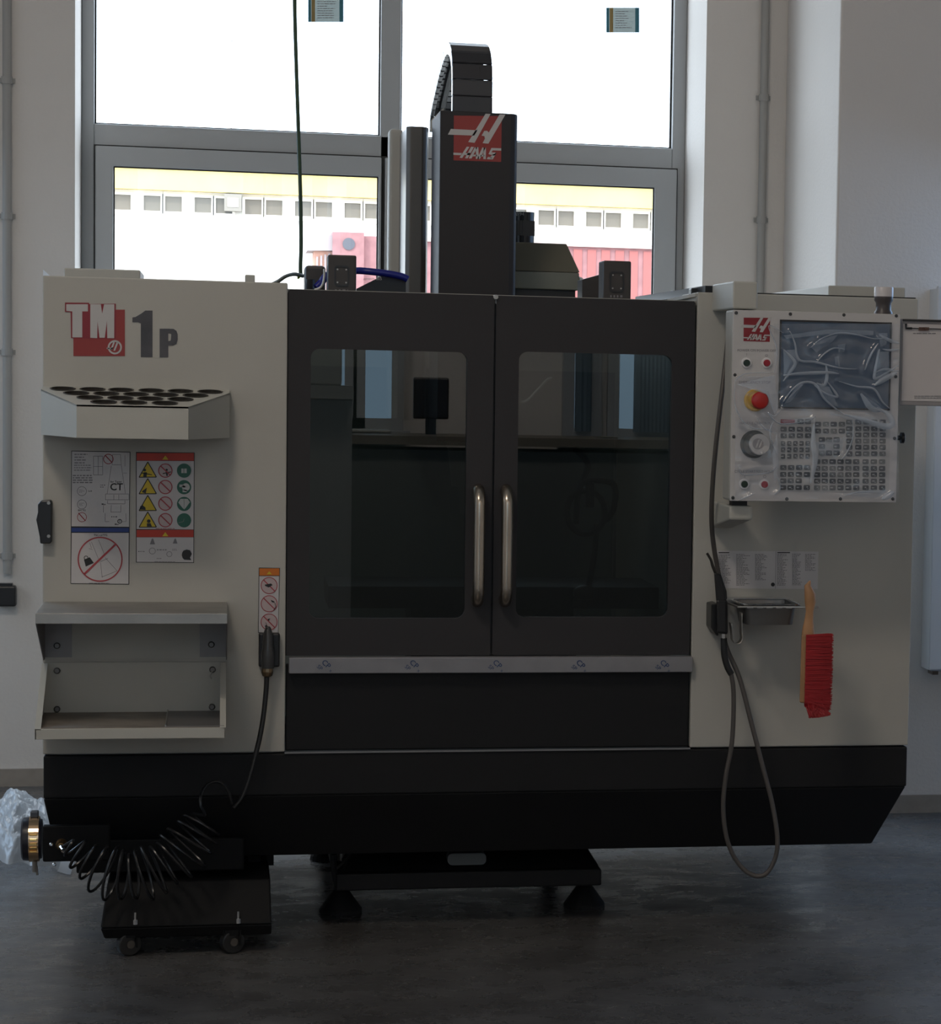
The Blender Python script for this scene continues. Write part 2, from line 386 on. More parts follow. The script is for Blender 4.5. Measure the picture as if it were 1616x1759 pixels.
# conduits and socket on the wall
def conduit(px, y_bot, coup, label, X=None):
    x = X if X is not None else ax(px, 300, YW-0.015); zb = az(px, y_bot, YW-0.015)
    c = thing('wall_conduit', label, 'pipe', (x, YW, zb), 'surface conduits on the window wall')
    MB().cyl((x, YW-0.017, zb), (x, YW-0.017, ZC), 0.0145, n=14).build('pipe', CONDG, c, smooth=True)
    for q in coup:
        z = az(px, q, YW-0.015)
        MB().cyl((x, YW-0.017, z-.012), (x, YW-0.017, z+.012), 0.0185, n=14).box(x-.026, x+.026, YW-.008, YW, z-.008, z+.008).build('clip', CONDG, c)
conduit(12, 985, (138, 371, 605, 955), 'grey plastic conduit running down the left wall to a black socket')
conduit(1312, 1200, (168, 378), 'grey plastic conduit in the corner beside the right column', X=ax(1311, 200, YW-.015))
so_ = thing('wall_socket', 'black square wall socket at the lower end of left conduit', 'socket', at(13, 1040, YW))
x, z0, z1 = ax(13, 1020, YW), az(13, 1040, YW), az(13, 1005, YW)
MB().box(x-.03, x+.03, YW-.05, YW, z0, z1).build('housing', BLACKP, so_, bevel=.006)
MB().box(x-.025, x+.018, YW-.04, YW-.005, z1, z1+.008).build('lid', BLACKP, so_)

# white cabinet on the right column
wc = thing('wall_cabinet', 'white metal cabinet cropped at the right picture edge, on the right column', 'cabinet', (ax(1592, 1150, 1.72), 1.865, az(1592, 1155, 1.72)))
cx0 = ax(1600, 900, 1.72); cz0, cz1 = az(1592, 1154, 1.72), az(1611, 494, 1.72)
CABW = mat('white_cabinet_paint', (0.66, 0.66, 0.66), 0.45)
MB().box(cx0+.012, cx0+.8, 1.735, 1.865, cz0, cz1).build('body', CABW, wc, bevel=.004)
MB().box(cx0, cx0+.812, 1.715, 1.733, cz0+.006, cz1+.006).build('door', CABW, wc, bevel=.004)
MB().box(cx0+.02, cx0+.04, 1.74, 1.80, cz0-.012, cz0).build('foot', mat('dark_brown_metal', (.1, .07, .05), .5), wc)

# ================================================================== outside
YB = 110.0
fb = thing('factory_building', 'long sunlit building with yellow band and window row seen through the lower panes', 'building', at(600, 700, YB))
BW = mat('sunlit_white_render', (0.86, 0.82, 0.74), 0.9, noise=0.05, nscale=0.6)
BY = mat('yellow_painted_fascia', (0.80, 0.62, 0.20), 0.9, noise=0.08, nscale=0.8)
BG = mat('factory_window_glass', (0.16, 0.14, 0.11), 0.6)
BFR = mat('factory_window_frame', (0.85, 0.8, 0.68), 0.7)
bx0, bx1 = ax(-700, 300, YB), ax(2200, 300, YB)
zr, zy, zw, zwb = az(650, 300, YB), az(650, 341, YB), az(650, 349, YB), az(650, 380, YB)
MB().box(bx0, bx1, YB+.3, YB+8, -6, zr).build('wall', BW, fb)
MB().box(bx0, bx1, YB-.2, YB+.3, zy, zr).build('fascia', BY, fb)
MB().box(bx0, bx1, YB+.1, YB+.3, zwb-.1, zwb).build('sill_course', BFR, fb)
pitch = (ax(734, 360, YB) - ax(650, 360, YB)) 
wx = ax(622, 360, YB)
for k in range(-14, 16):
    xa = wx + k * pitch * 1.0; wd = pitch * 0.38
    for j in (0, 1):
        x = xa + j * wd * 1.1 - wd
        f = MB().frame([(x-.06, zwb), (x+wd+.06, zwb), (x+wd+.06, zw+.06), (x-.06, zw+.06)], [(x+.05, zwb+.1), (x+wd-.05, zwb+.1), (x+wd-.05, zw-.03), (x+.05, zw-.03)], YB+.15, YB+.3).build('window', BFR, fb)
        MB().box(x+.05, x+wd-.05, YB+.24, YB+.28, zwb+.1, zw-.03).build('window_pane', BG, f)
RT = mat('orange_roof_tile', (0.55, 0.24, 0.1), 0.85, noise=0.15, nscale=2)
tw = (ax(661, 300, YB) - ax(650, 300, YB))
tmb = MB().prism_x([(-.45, 0), (-.45, .09), (0, .22), (0, .12)], 0, tw*.86).mesh('roof_tile', RT, bevel=.02)
n = int((ax(1180, 300, YB) - ax(150, 300, YB)) / tw)
copies('roof_tile', tmb, [(ax(150, 300, YB) + i*tw, YB, zr) for i in range(n)], fb)
lm = (ax(400, 348, YB-.25), az(400, 348, YB-.25))
q = MB().box(lm[0]-.35, lm[0]+.35, YB-.3, YB+.2, lm[1]-.35, lm[1]+.35).build('floodlight', mat('floodlight_grey', (.25, .22, .18), .6), fb)
MB().box(lm[0]-.22, lm[0]+.22, YB-.33, YB-.3, lm[1]-.18, lm[1]+.18).build('lens', mat('floodlight_lens', (.8, .75, .6), .3), q)
# brick kiosk (left) and brick annex (right)
BRK = mat('pale_red_brick', (0.30, 0.145, 0.145), 0.9, noise=0.15, nscale=3)
GRF = mat('grey_metal_roof', (0.33, 0.28, 0.28), 0.7)
YK = 80.0
bk = thing('brick_kiosk', 'small red brick kiosk with round vent and grey roof outside the left window', 'shed', at(600, 560, YK))
kx0, kx1 = ax(571, 450, YK), ax(625, 450, YK); kz = az(600, 399, YK)
MB().box(kx0, kx1, YK, YK+2.5, -6, kz).build('wall', BRK, bk)
MB().box(kx1, ax(668, 450, YK), YK+.3, YK+2.5, -6, az(640, 405, YK)).build('side_wall', BRK, bk)
MB().prism_y([(ax(528, 430, YK), az(528, 430, YK)), (ax(541, 401, YK), az(541, 401, YK)), (kx0, az(571, 403, YK)), (kx0, az(571, 430, YK))], YK+.2, YK+2.4).build('roof', GRF, bk)
MB().box(ax(540, 450, YK), kx0, YK+.4, YK+2.2, -6, az(545, 430, YK)).build('porch_wall', mat('peach_render', (.5, .27, .2), .9), bk)
for i in range(4):
    xx = ax(543 + i*7, 450, YK+.3); MB().box(xx, xx+.06, YK+.33, YK+.4, -1, az(545, 440-i*2, YK)).build('slat', GRF, bk)
MB().cyl(at(599, 419, YK-.05), at(599, 419, YK+.1), .19, n=24).build('vent', mat('kiosk_vent_grey', (.085, .085, .10), .6), bk)
YA = 88.0
ba = thing('brick_annex', 'low red brick building with flat roof outside the right window', 'building', at(1060, 600, YA))
MB().box(ax(700, 450, YA), ax(1400, 450, YA), YA, YA+3, -6, az(1000, 422, YA)).build('wall', BRK, ba)
MB().box(ax(690, 450, YA), ax(1410, 450, YA), YA-.15, YA+3, az(1000, 424, YA), az(1000, 418, YA)).build('roof_edge', mat('pale_coping', (.7, .5, .45), .8), ba)
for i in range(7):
    xx = ax(985 + i*24, 440, YA-.03); MB().box(xx, xx+.3, YA-.04, YA, -2, az(1000, 428, YA)).build('pilaster', mat('redder_brick', (.33, .11, .1), .9), ba)  # pilasters use a redder brick tone
fp = thing('lightning_rod', 'thin grey rod standing on the factory roof beyond the left window', 'mast', at(397, 290, YB+2))
MB().cyl((at(398, 70, YB+2).x, YB+2, zr+.01), at(398, 70, YB+2), .045, .035, 8).build('rod', mat('rod_grey', (.3, .3, .3), .6), fp)
MB().cyl(at(398, 70, YB+2), at(398, 66, YB+2), .07, .05, 8).build('tip', MATS['rod_grey'], fp)
struct('ground_outside', MB().box(-90, 90, YF+.3, 125, -6.2, -6.0), mat('asphalt', (0.25, 0.24, 0.22), 0.9, noise=.1))

# ================================================================== the milling machine
mx = thing('milling_machine', 'large grey and charcoal milling machine with double glazed doors under the window', 'machine', (0.67, 0.35, 0.0))
XL, XR = ax(73.2, 900, 0), ax(1568.5, 900, 0)
XD0, XD1 = ax(491.5, 900, 0), ax(1191.5, 900, 0)      # door opening
ZP = az(300, 1293.5, 0)                                # seam panel / base
ZTOP = az(280, 479.5, 0)
ZD = az(1000, 512, 0.01)
# side panels (sheet fronts with their returns)
MB().box(XL, XD0, 0, .03, ZP, ZTOP).box(XL, XL+.02, .03, 1.55, ZP, ZTOP).box(XD0-.02, XD0, .03, .35, ZP, ZTOP-.02).build('left_front_panel', PANEL, mx, bevel=.003)
ZTR = az(1400, 508, 0)
MB().box(XD1, XR, 0, .03, ZP, ZTR).box(XR-.02, XR, .03, 1.55, ZP, ZTR).box(XD1, XD1+.02, .03, 1.4, ZP, ZTR-.0).build('right_front_panel', PANEL, mx, bevel=.003)
MB().box(XL+.02, XR-.02, 1.53, 1.55, ZP, ZTOP-.12).build('rear_panel', PANEL, mx)
INN = mat('interior_grey_sheet', (0.16, 0.19, 0.19), 0.5)
MB().box(XD0, XD1, .3, 1.5, .52, .54).box(XD0, XD1, 1.48, 1.5, .54, ZTOP-.2).build('inner_lining', INN, mx)
# top details, left
y_ = .45
MB().box(ax(110, 470, y_), ax(241, 470, y_), y_, y_+.35, ZTOP-.05, az(175, 462, y_)).build('top_cover', PANEL, mx, bevel=.003)
MB().box(ax(421, 475, .2), ax(438, 475, .2), .2, .3, ZTOP-.01, az(430, 472, .2)).build('top_bracket', PANEL, mx, bevel=.002)
MB().face([(XL, .02, ZTOP), (XL, .02, ZTOP+.015), (XL+.015, .08, ZTOP+.0)]).build('peeled_film', mat('white_film', (.8, .8, .8), .4), mx)
# top details, right: electrical cabinet behind
MB().hexa([(ax(1423, 495, .3), .3, ZTR-.3), (ax(1555, 495, .3), .3, ZTR-.3), (ax(1555, 495, .3), 1.2, ZTR-.3), (ax(1423, 495, .3), 1.2, ZTR-.3),
           (ax(1423, 495, .3), .3, az(1450, 491, .3)), (ax(1555, 495, .3), .3, az(1450, 491, .3)), (ax(1555, 495, .3), 1.2, az(1450, 491, .3)), (ax(1423, 495, .3), 1.2, az(1450, 491, .3))]).build('electrical_cabinet', PANEL, mx, bevel=.003)
MB().box(ax(1300, 505, .02), XR, .03, .06, ZTR, ZTR+.004).build('top_seal', GASK, mx)
# base tray
ZF, ZB = az(800, 1362, 0), az(800, 1463, .1)
XBR = ax(1497, 1451, .1)
MB().box(XL+.002, XR-.002, .0, 1.5, ZF, ZP-.004).build('base_tray', BLACK, mx, bevel=.004)
MB().loft([(XL+.002, .0, ZF), (XR-.004, .0, ZF), (XR-.004, 1.5, ZF), (XL+.002, 1.5, ZF)], [(XL+.03, .1, ZB), (XBR, .1, ZB), (XBR, 1.4, ZB), (XL+.03, 1.4, ZB)]).build('lower_tray', BLACK, mx, bevel=.004)
MB().box(XD0, XD1, -.006, .0, ZP-.004, ZP).build('seam_lip', mat('grey_edge', (.22, .22, .23), .4), mx)
# lower black apron and film-covered ledge
za0, za1 = ZP+.001, az(840, 1158, 0)
MB().box(XD0+.002, XD1-.002, .012, .03, za0, az(840, 1140, 0)).build('lower_apron', mat('apron_black', (.010, .010, .011), .55, spec=.3, bump=.15, bscale=500), mx, bevel=.003)
zl0, zl1 = az(843, 1156, -.02), az(843, 1129, -.02)
led = MB().box(ax(496, 1142, -.02), ax(1190, 1142, -.02), -.02, .012, zl0, zl1).build('door_ledge', mat('film_covered_steel', (.27, .265, .28), .35, .2, noise=.06), mx, bevel=.002, label='grey ledge under protective film')
fl_ = Flat(-.0205)
for px in (556, 707, 850, 993, 1137):
    fl_.lay(1).text('CP', px+4, 1141, 13, .01, .75).text('SP', px-7, 1147, 10, .0, .75).text('x', px+12, 1152, 8, 0, .75)
fl_.put('film_print', mat('film_blue_ink', (.02, .05, .14), .5), led)

# doors
DG = glass('tinted_door_glass', (0.32, 0.36, 0.36), 1.78)
HZ0, HZ1 = az(820, 1040, -.04), az(820, 836, -.04)
def door(xa, xb, gx0, gx1, gy0, gy1, hx, corners, label):
    z0 = zl1+.002; d = MB()
    X = lambda q: ax(q, 850, .012)
    gz0, gz1 = az((gx0+gx1)/2, gy1, .012), az((gx0+gx1)/2, gy0, .012)
    a0, a1 = X(gx0), X(gx1); n = 5
    inner = rrect(a0, a1, gz0, gz1, .022, n); outer = []
    ox0, ox1, oz0, oz1 = xa, xb, z0, ZD
    for k, (cx, cz) in enumerate(((ox1, oz1), (ox0, oz1), (ox0, oz0), (ox1, oz0))):
        for i in range(n+1):
            t = i / n
            outer.append((cx, cz) if 0 < i < n else (cx, cz))
    # give coincident outer corner points a slight spread so no face collapses
    sp = []
    for i, (cx, cz) in enumerate(outer):
        k = i // (n+1); t = (i % (n+1)) / n; e = .02
        if k == 0: p = (cx, cz - e*(1-2*t)) if t < .5 else (cx - e*(2*t-1), cz)
        elif k == 1: p = (cx + e*(1-2*t), cz) if t < .5 else (cx, cz - e*(2*t-1))
        elif k == 2: p = (cx, cz + e*(1-2*t)) if t < .5 else (cx + e*(2*t-1), cz)
        else: p = (cx - e*(1-2*t), cz) if t < .5 else (cx, cz + e*(2*t-1))
        sp.append(p)
    d.frame(sp, inner, .008, .03)
    do = d.build('door', CHAR, mx, label=label)
    MB().box(a0-.015, a1+.015, .024, .030, gz0-.015, gz1+.015).build('glass', DG, do)
    # pull handle: satin tube bowed out from two mounts
    hxx = ax(hx, 940, -.04)
    mb = MB().tube([(hxx, .008, HZ0+.012), (hxx, -.02, HZ0+.008), (hxx, -.045, HZ0+.03), (hxx, -.05, HZ0+.06), (hxx, -.05, (HZ0+HZ1)/2), (hxx, -.05, HZ1-.06), (hxx, -.045, HZ1-.03), (hxx, -.02, HZ1-.008), (hxx, .008, HZ1-.012)], .0145, 14)
    mb.build('handle', SATIN, do, smooth=True, label='satin metal pull handle')
    return do
XM0, XM1 = ax(845, 850, .008), ax(848.5, 850, .008)
d1 = door(XD0+.002, XM0, 532, 800, 602, 1062, 822, 0, 'left door')
d2 = door(XM1, XD1-.004, 888, 1150, 607, 1060, 870, 0, 'right door')
MB().box(XM0-.001, XM1+.001, .02, .03, zl1, ZD-.02).build('door_seal', GASK, mx)
MB().cyl((XM1-.002, .0, ZD-.004), (XM1-.002, .02, ZD-.004), .006, n=10).build('door_pin', STEEL, mx)
MB().box(XD0, XD1, .031, .10, ZD-.006, ZD+.002).build('door_header', PANEL, mx)
for xs_ in (XD0, XD1-.024): MB().box(xs_, xs_+.024, .031, .045, zl1, ZD-.007).build('door_stile', CHAR, mx)

# door switch housings on top of the header
def switch_box(x0, x1, y0, y1, Y, label):
    a = MB().box(ax(x0, 470, Y), ax(x1, 470, Y), Y, Y+.09, ZD, az((x0+x1)/2, y0, Y)).build('switch_housing', TAUPE, mx, bevel=.004, label=label)
    xm0, xm1 = ax(x0+11, 470, Y), ax(x1-12, 470, Y)
    zz0, zz1 = az(x0+20, y0+54, Y), az(x0+20, y0+18, Y)
    MB().frame(rrect(xm0, xm1, zz0, zz1, .008, 3), rrect(xm0+.004, xm1-.004, zz0+.004, zz1-.004, .006, 3), Y-.003, Y).build('inset_rim', BLACKP, a)
    me = MB().cyl((0, -.003, 0), (0, 0, 0), .0022, n=8).mesh('screw', STEEL)
    copies('screw', me, [(xm0+.008, Y-.001, zz0+.01), (xm1-.008, Y-.001, zz0+.01), (xm0+.008, Y-.001, zz1-.01), (xm1-.008, Y-.001, zz1-.01)], a)
    Flat(Y).lay(2).scribble(x0+12, y0+59, x1-14, 1, 4, 4, ragged=.05).put('serial_print', GINK, a)
switch_box(563, 612, 438, 505, .12, 'taupe switch housing above left door')
switch_box(1036, 1084, 448, 512, .12, 'taupe switch housing above right door')
jb = MB().box(ax(524, 470, .3), ax(559, 470, .3), .3, .42, ZD-.02, az(540, 456, .3)).build('junction_box', TAUPE, mx, bevel=.008)
MB().cyl(at(533, 497, .28), at(533, 480, .28), .012, n=10).build('gland', BLACKP, jb)
MB().prism_y([(ax(612, 500, .5), ZD-.02), (ax(612, 500, .5), az(612, 496, .5)), (ax(650, 470, .5), az(650, 477, .5)), (ax(697, 470, .5), az(697, 471, .5)), (ax(697, 500, .5), ZD-.02)], .5, .62).build('hose_tray', BLACKP, mx)
MB().prism_y([(ax(1000, 500, .4), ZD-.02), (ax(1000, 480, .4), az(1000, 480, .4)), (ax(1036, 470, .4), az(1036, 470, .4)), (ax(1036, 500, .4), ZD-.02)], .4, .5).build('cable_guide', TAUPE, mx)

# head cover (tall charcoal tower) with the logo
YT = .75
tx0, tx1 = ax(754.5, 340, YT), ax(888, 340, YT); tzt_ = az(820, 192.5, YT)
MB().prism_z([(tx0, YT), (tx1-.02, YT), (tx1-.006, YT+.006), (tx1, YT+.02), (tx1, YT+.3), (tx0, YT+.3)], 1.25, tzt_).build('head_cover', CHAR, mx, bevel=.003)
MB().cyl(((tx0+tx1)/2, YT+.12, 1.25), ((tx0+tx1)/2, YT+.12, 1.12), .07, .055, 24).cyl(((tx0+tx1)/2, YT+.12, 1.12), ((tx0+tx1)/2, YT+.12, 1.04), .035, .03, 20).build('spindle', STEEL, mx, smooth=True)
def logo(Y, x0, y0, x1, y1, redm, whm, parent, slim=0):
    sx = (x1-x0)/885.; sy = (y1-y0)/850.
    f = Flat(Y, sx, x0-315*sx, sy, y0-308*sy)
    root = f.lay(1).poly([(315, 308), (1208, 318), (1195, 1165), (308, 1135)]).put('logo', redm, parent, label='red square maker logo')
    f.lay(2)
    f.poly([(905, 275), (1000, 277), (700, 812), (582, 797)])
    f.poly([(258, 555), (752, 580), (695, 678), (203, 660)])
    f.poly([(1168, 285), (1275, 292), (957, 828), (965, 622)]); f.poly([(965, 622), (957, 828), (850, 818), (893, 735)])
    f.poly([(965, 622), (893, 735), (885, 690), (830, 680), (880, 592), (935, 590)])
    f.poly([(305, 993), (465, 1000), (445, 1040), (305, 1035)])
    f.poly([(555, 883), (605, 887), (470, 1092), (420, 1086)]); f.poly([(530, 1000), (630, 1000), (600, 1040), (505, 1035)])
    f.poly([(635, 885), (690, 889), (570, 1100), (522, 1096)])
    f.poly([(705, 893), (752, 893), (643, 1102), (590, 1100)]); f.poly([(722, 893), (770, 893), (782, 1108), (725, 1108)])
    f.poly([(672, 1030), (745, 1030), (745, 1062), (655, 1062)])
    f.poly([(845, 898), (905, 902), (800, 1110), (750, 1108)]); f.poly([(868, 900), (912, 902), (910, 1114), (862, 1112)])
    f.poly([(815, 1035), (880, 1035), (880, 1065), (800, 1065)])
    f.poly([(1015, 906), (1197, 913), (1197, 957), (1040, 952)]); f.poly([(1015, 906), (1040, 952), (1012, 988), (960, 1020)])
    f.poly([(1012, 988), (1108, 994), (1075, 1050), (960, 1020)]); f.poly([(1108, 994), (1040, 1120), (985, 1080), (1030, 1035)])
    f.poly([(1040, 1120), (925, 1112), (950, 1072), (1010, 1078)])
    f.put('lettering', whm, root, label='pale slanted H over the word HAAS')
logo(YT, 779.5, 198.5, 861, 277.5, RED, WHITEM, mx)
# rear column left of the tower, rounded
yc = 1.12
rx0, rx1 = ax(697, 350, yc), ax(736, 350, yc)
COLM = mat('column_dark_bronze', (0.09, 0.08, 0.07), 0.3, 0.3)
MB().prism_z([(rx0+.012, yc), (rx1-.018, yc), (rx1-.006, yc+.008), (rx1, yc+.03), (rx1, yc+.3), (rx0, yc+.3), (rx0, yc+.012)], 1.3, az(715, 217, yc)).build('column_cover', COLM, mx, bevel=.003)
MB().box(rx0-.03, rx0+.01, yc+.31, yc+.4, 1.3, az(700, 222, yc+.3)).build('column_light_strip', PANEL, mx, bevel=.008)  # pale strip imitating outside light along the column's left edge
MB().hexa([(ax(735, 215, 1.3), 1.2, az(735, 230, 1.3)), (ax(757, 215, 1.3), 1.2, az(735, 230, 1.3)), (ax(757, 215, 1.3), 1.24, az(735, 230, 1.3)), (ax(735, 215, 1.3), 1.24, az(735, 230, 1.3)),
           (ax(735, 215, 1.3), 1.2, az(730, 212, 1.3)), (ax(757, 215, 1.3), 1.2, az(745, 190, 1.3)), (ax(757, 215, 1.3), 1.24, az(745, 190, 1.3)), (ax(735, 215, 1.3), 1.24, az(730, 212, 1.3))]).build('chain_bracket', PANEL, mx)
# cable chain arching over the head
cxa, cxb = ax(777, 140, .85), ax(846, 140, .85)
prof = [(.86, az(800, 194, .86)), (.86, az(800, 150, .86)), (.87, az(800, 118, .87)), (.92, az(800, 93, .92)), (1.0, az(800, 83, 1.0)), (1.1, az(790, 84, 1.1)), (1.2, az(780, 97, 1.2)), (1.35, az(770, 122, 1.35)), (1.5, az(760, 152, 1.5)), (1.64, az(750, 180, 1.64)), (1.72, az(745, 205, 1.72))]
P_ = [Vector((0, a, b)) for a, b in prof]; q = []
for i in range(len(P_)-1):
    p0 = P_[max(i-1, 0)]; p1 = P_[i]; p2 = P_[i+1]; p3 = P_[min(i+2, len(P_)-1)]
    for k in range(12):
        t = k/12; q.append(0.5*((2*p1)+(-p0+p2)*t+(2*p0-5*p1+4*p2-p3)*t*t+(-p0+3*p1-3*p2+p3)*t**3))
q.append(P_[-1]); LK = .046; pts = [q[0]]; acc = 0
for a, b_ in zip(q, q[1:]):
    acc += (b_-a).length
    if acc >= LK*.93: pts.append(b_); acc = 0
lk = MB().box(cxa-(cxa+cxb)/2, cxb-(cxa+cxb)/2, -LK/2, LK/2, .006, .014)
lk.box(cxa-(cxa+cxb)/2, cxa-(cxa+cxb)/2+.012, -LK/2, LK/2, -.022, .010).box(cxb-(cxa+cxb)/2-.012, cxb-(cxa+cxb)/2, -LK/2, LK/2, -.022, .010)
lkm = lk.mesh('chain_link', mat('chain_black_plastic', (.035, .035, .04), .35), bevel=.003)
lkm.materials.append(mat('chain_side_sheen', (.34, .34, .36), .25))  # window sheen on the chain sides, put into a paler colour
for p_ in lkm.polygons:
    if abs(p_.normal.x) > .9: p_.material_index = 1
ch = MB().tube([((cxa+cxb)/2+.02, p.y, p.z-.0) for p in q[::6]], .012, 8, smooth=False).tube([((cxa+cxb)/2-.02, p.y, p.z) for p in q[::6]], .010, 8, smooth=False).build('cable_chain', RUBBER, mx)
for a, b_ in zip(pts, pts[1:]):
    m_ = (a+b_)/2; ang = math.atan2(b_.z-a.z, b_.y-a.y)
    o = bpy.data.objects.new('chain_link', lkm); C.objects.link(o); o.location = ((cxa+cxb)/2, m_.y, m_.z); o.rotation_euler = (ang, 0, 0); o.parent = ch
# the link sides' pale colour carries the window reflection
# spindle motor housing right of the tower
ym = 1.0
OLV = mat('olive_grey_motor_paint', (0.16, 0.15, 0.11), 0.45, 0.2)
zmid, zbot, ztm = az(930, 466, ym), az(930, 497, ym), az(930, 415, ym)
mx0, mxt, mx1 = ax(880, 450, ym), ax(979, 415, ym), ax(996, 467, ym)
mt = MB().loft([(mx0, ym, zmid), (mx1, ym, zmid), (mx1, ym+.3, zmid), (mx0, ym+.3, zmid)], [(mx0, ym+.08, ztm), (mxt, ym+.08, ztm), (mxt, ym+.25, ztm), (mx0, ym+.25, ztm)]).build('motor_hood', OLV, mx, bevel=.003)
MB().box(mx0, mx1-.002, ym, ym+.3, zbot, zmid-.001).build('hood_base', mat('hood_grey', (.2, .21, .18), .45, .2), mt, bevel=.003)
MB().box(mx0, mx1-.01, ym+.02, ym+.3, zbot-.02, zbot).build('hood_foot', BLACKP, mt)
MB().cyl(at(994, 486, ym), at(1001, 486, ym), .02, .014, 12).build('cap_bolt', CHROME, mt)
fcx = ax(903, 390, ym+.15); fr = ax(920, 390, ym+.15) - fcx
ff = MB().cyl((fcx, ym+.2, az(903, 378, ym+.15)), (fcx, ym+.2, az(903, 363, ym+.15)), fr+.001, n=28).build('fan_cap', BLACKP, mx)
vm = MB().box(-.004, .004, -.0015, .0015, 0, az(903, 378, ym+.15)-az(903, 404, ym+.15)).mesh('fan_slat', BLACKP)
copies('fan_slat', vm, [(fcx + fr*.95*math.cos(a), ym+.2+fr*.95*math.sin(a), az(903, 404, ym+.15)) for a in [i*math.pi/11 for i in range(22)]], ff)
MB().cyl((fcx, ym+.2, az(903, 404, ym+.15)), (fcx, ym+.2, az(903, 418, ym+.15)), fr+.001, n=28).build('fan_base', BLACKP, ff)
Flat(ym+.12).lay(1).text('0 94', 893, 368, 8, .005).put('fan_print', WHITEM, ff)
# slim rails over the right side wall
def rail(a, Ya, b_, Yb, wdt, h, m, nm, lab=None):
    A = at(*a, Ya); B = at(*b_, Yb)
    d = (B-A); nrm = Vector((-d.y, d.x, 0)).normalized()*wdt/2
    o = MB().hexa([A-nrm-Vector((0, 0, h)), A+nrm-Vector((0, 0, h)), B+nrm-Vector((0, 0, h)), B-nrm-Vector((0, 0, h)), A-nrm, A+nrm, B+nrm, B-nrm]).build(nm, m, mx)
    if lab: o['label'] = lab
    return o
rail((1221, 491), 0.02, (1100, 510), .75, .03, .02, BLACKP, 'top_rail')
rail((1201, 504), 0.015, (1152, 514), .30, .02, .008, PANEL, 'side_flange')
MB().box(ax(1187, 497, .1), ax(1200, 497, .1), .1, .14, az(1190, 507, .1), az(1190, 495, .1)).build('rail_clamp', BLACKP, mx, bevel=.003)
MB().box(ax(1155, 502, .35), ax(1161, 502, .35), .35, .39, az(1158, 512, .35), az(1158, 499, .35)).build('rail_clamp', BLACKP, mx, bevel=.002)

# pedestal and feet
ycf = .22
pl = MB().loft([at(590, 1497, ycf), at(1030, 1490, ycf), at(1030, 1490, ycf)+Vector((0, .9, 0)), at(590, 1497, ycf)+Vector((0, .9, 0))],
               [at(606, 1462, ycf+.12), at(1008, 1455, ycf+.12), at(1008, 1455, ycf+.12)+Vector((0, .7, .0)), at(606, 1462, ycf+.12)+Vector((0, .7, 0))]).build('pedestal', BLACK, mx, bevel=.004)
MB().hexa([at(577, 1531, ycf-.02), at(1033, 1521, ycf-.02), at(1033, 1521, ycf-.02)+Vector((0, .9, 0)), at(577, 1531, ycf-.02)+Vector((0, .9, 0)),
           at(577, 1502, ycf-.02), at(1033, 1493, ycf-.02), at(1033, 1493, ycf-.02)+Vector((0, .9, 0)), at(577, 1502, ycf-.02)+Vector((0, .9, 0))]).build('base_beam', BLACK, pl, bevel=.004)
sx0, sx1, sz0, sz1 = ax(769, 1475, ycf+.0), ax(835, 1475, ycf), az(800, 1486, ycf), az(800, 1466, ycf)
MB().loft([(x, ycf+.0, z) for x, z in rrect(sx0, sx1, sz0, sz1, .012, 4)], [(x, ycf+.05, z) for x, z in rrect(sx0, sx1, sz0, sz1, .012, 4)]).build('casting_window', mat('casting_grey', (.12, .135, .14), .5), pl, label='grey rounded opening')
MB().tube([at(572, 1468, ycf), at(573, 1490, ycf), at(580, 1528, ycf)], .008, 6).build('brace', BLACK, pl)
MB().tube([at(578, 1492, ycf+.02), at(602, 1470, ycf+.1)], .0035, 6, smooth=False).build('tie_rod', STEEL, pl)
for (fx, fy) in ((585, 1566), (1003, 1557)):
    g = gr(fx, fy); w_ = .056
    f_ = MB().rings((g.x, g.y, 0), (0, 0, 1), [(0, w_), (.008, w_), (.012, w_*.96), (.055, w_*.42), (.06, .018), (.075, .018)], 24).build('levelling_foot', BLACK, mx, smooth=False)
    MB().cyl((g.x, g.y, .07), (g.x, g.y, .16), .011, n=12).build('stud', STEEL, f_)
for fx in (585, 1003):
    g = gr(fx, 1566); MB().rings((g.x, g.y+.8, 0), (0, 0, 1), [(0, .056), (.012, .054), (.055, .024), (.16, .018)], 20).build('levelling_foot', BLACK, mx)

# black door latch on left edge
lt = MB().prism_y([at(65, 866, -.03).xz, at(70, 860, -.03).xz, at(87, 859, -.03).xz, at(89.5, 863, -.03).xz, at(89, 931, -.03).xz, at(86, 934, -.03).xz, at(69, 934, -.03).xz, at(68, 922, -.03).xz, at(64, 902, -.03).xz, at(62, 893, -.03).xz, at(65, 880, -.03).xz], -.03, 0).build('side_latch', BLACKP, mx, bevel=.003)
me = MB().cyl((0, -.002, 0), (0, 0, 0), .004, n=12).mesh('screw', STEEL)
copies('screw', me, [at(83.5, 864, -.03), at(83.5, 921, -.03)], lt)

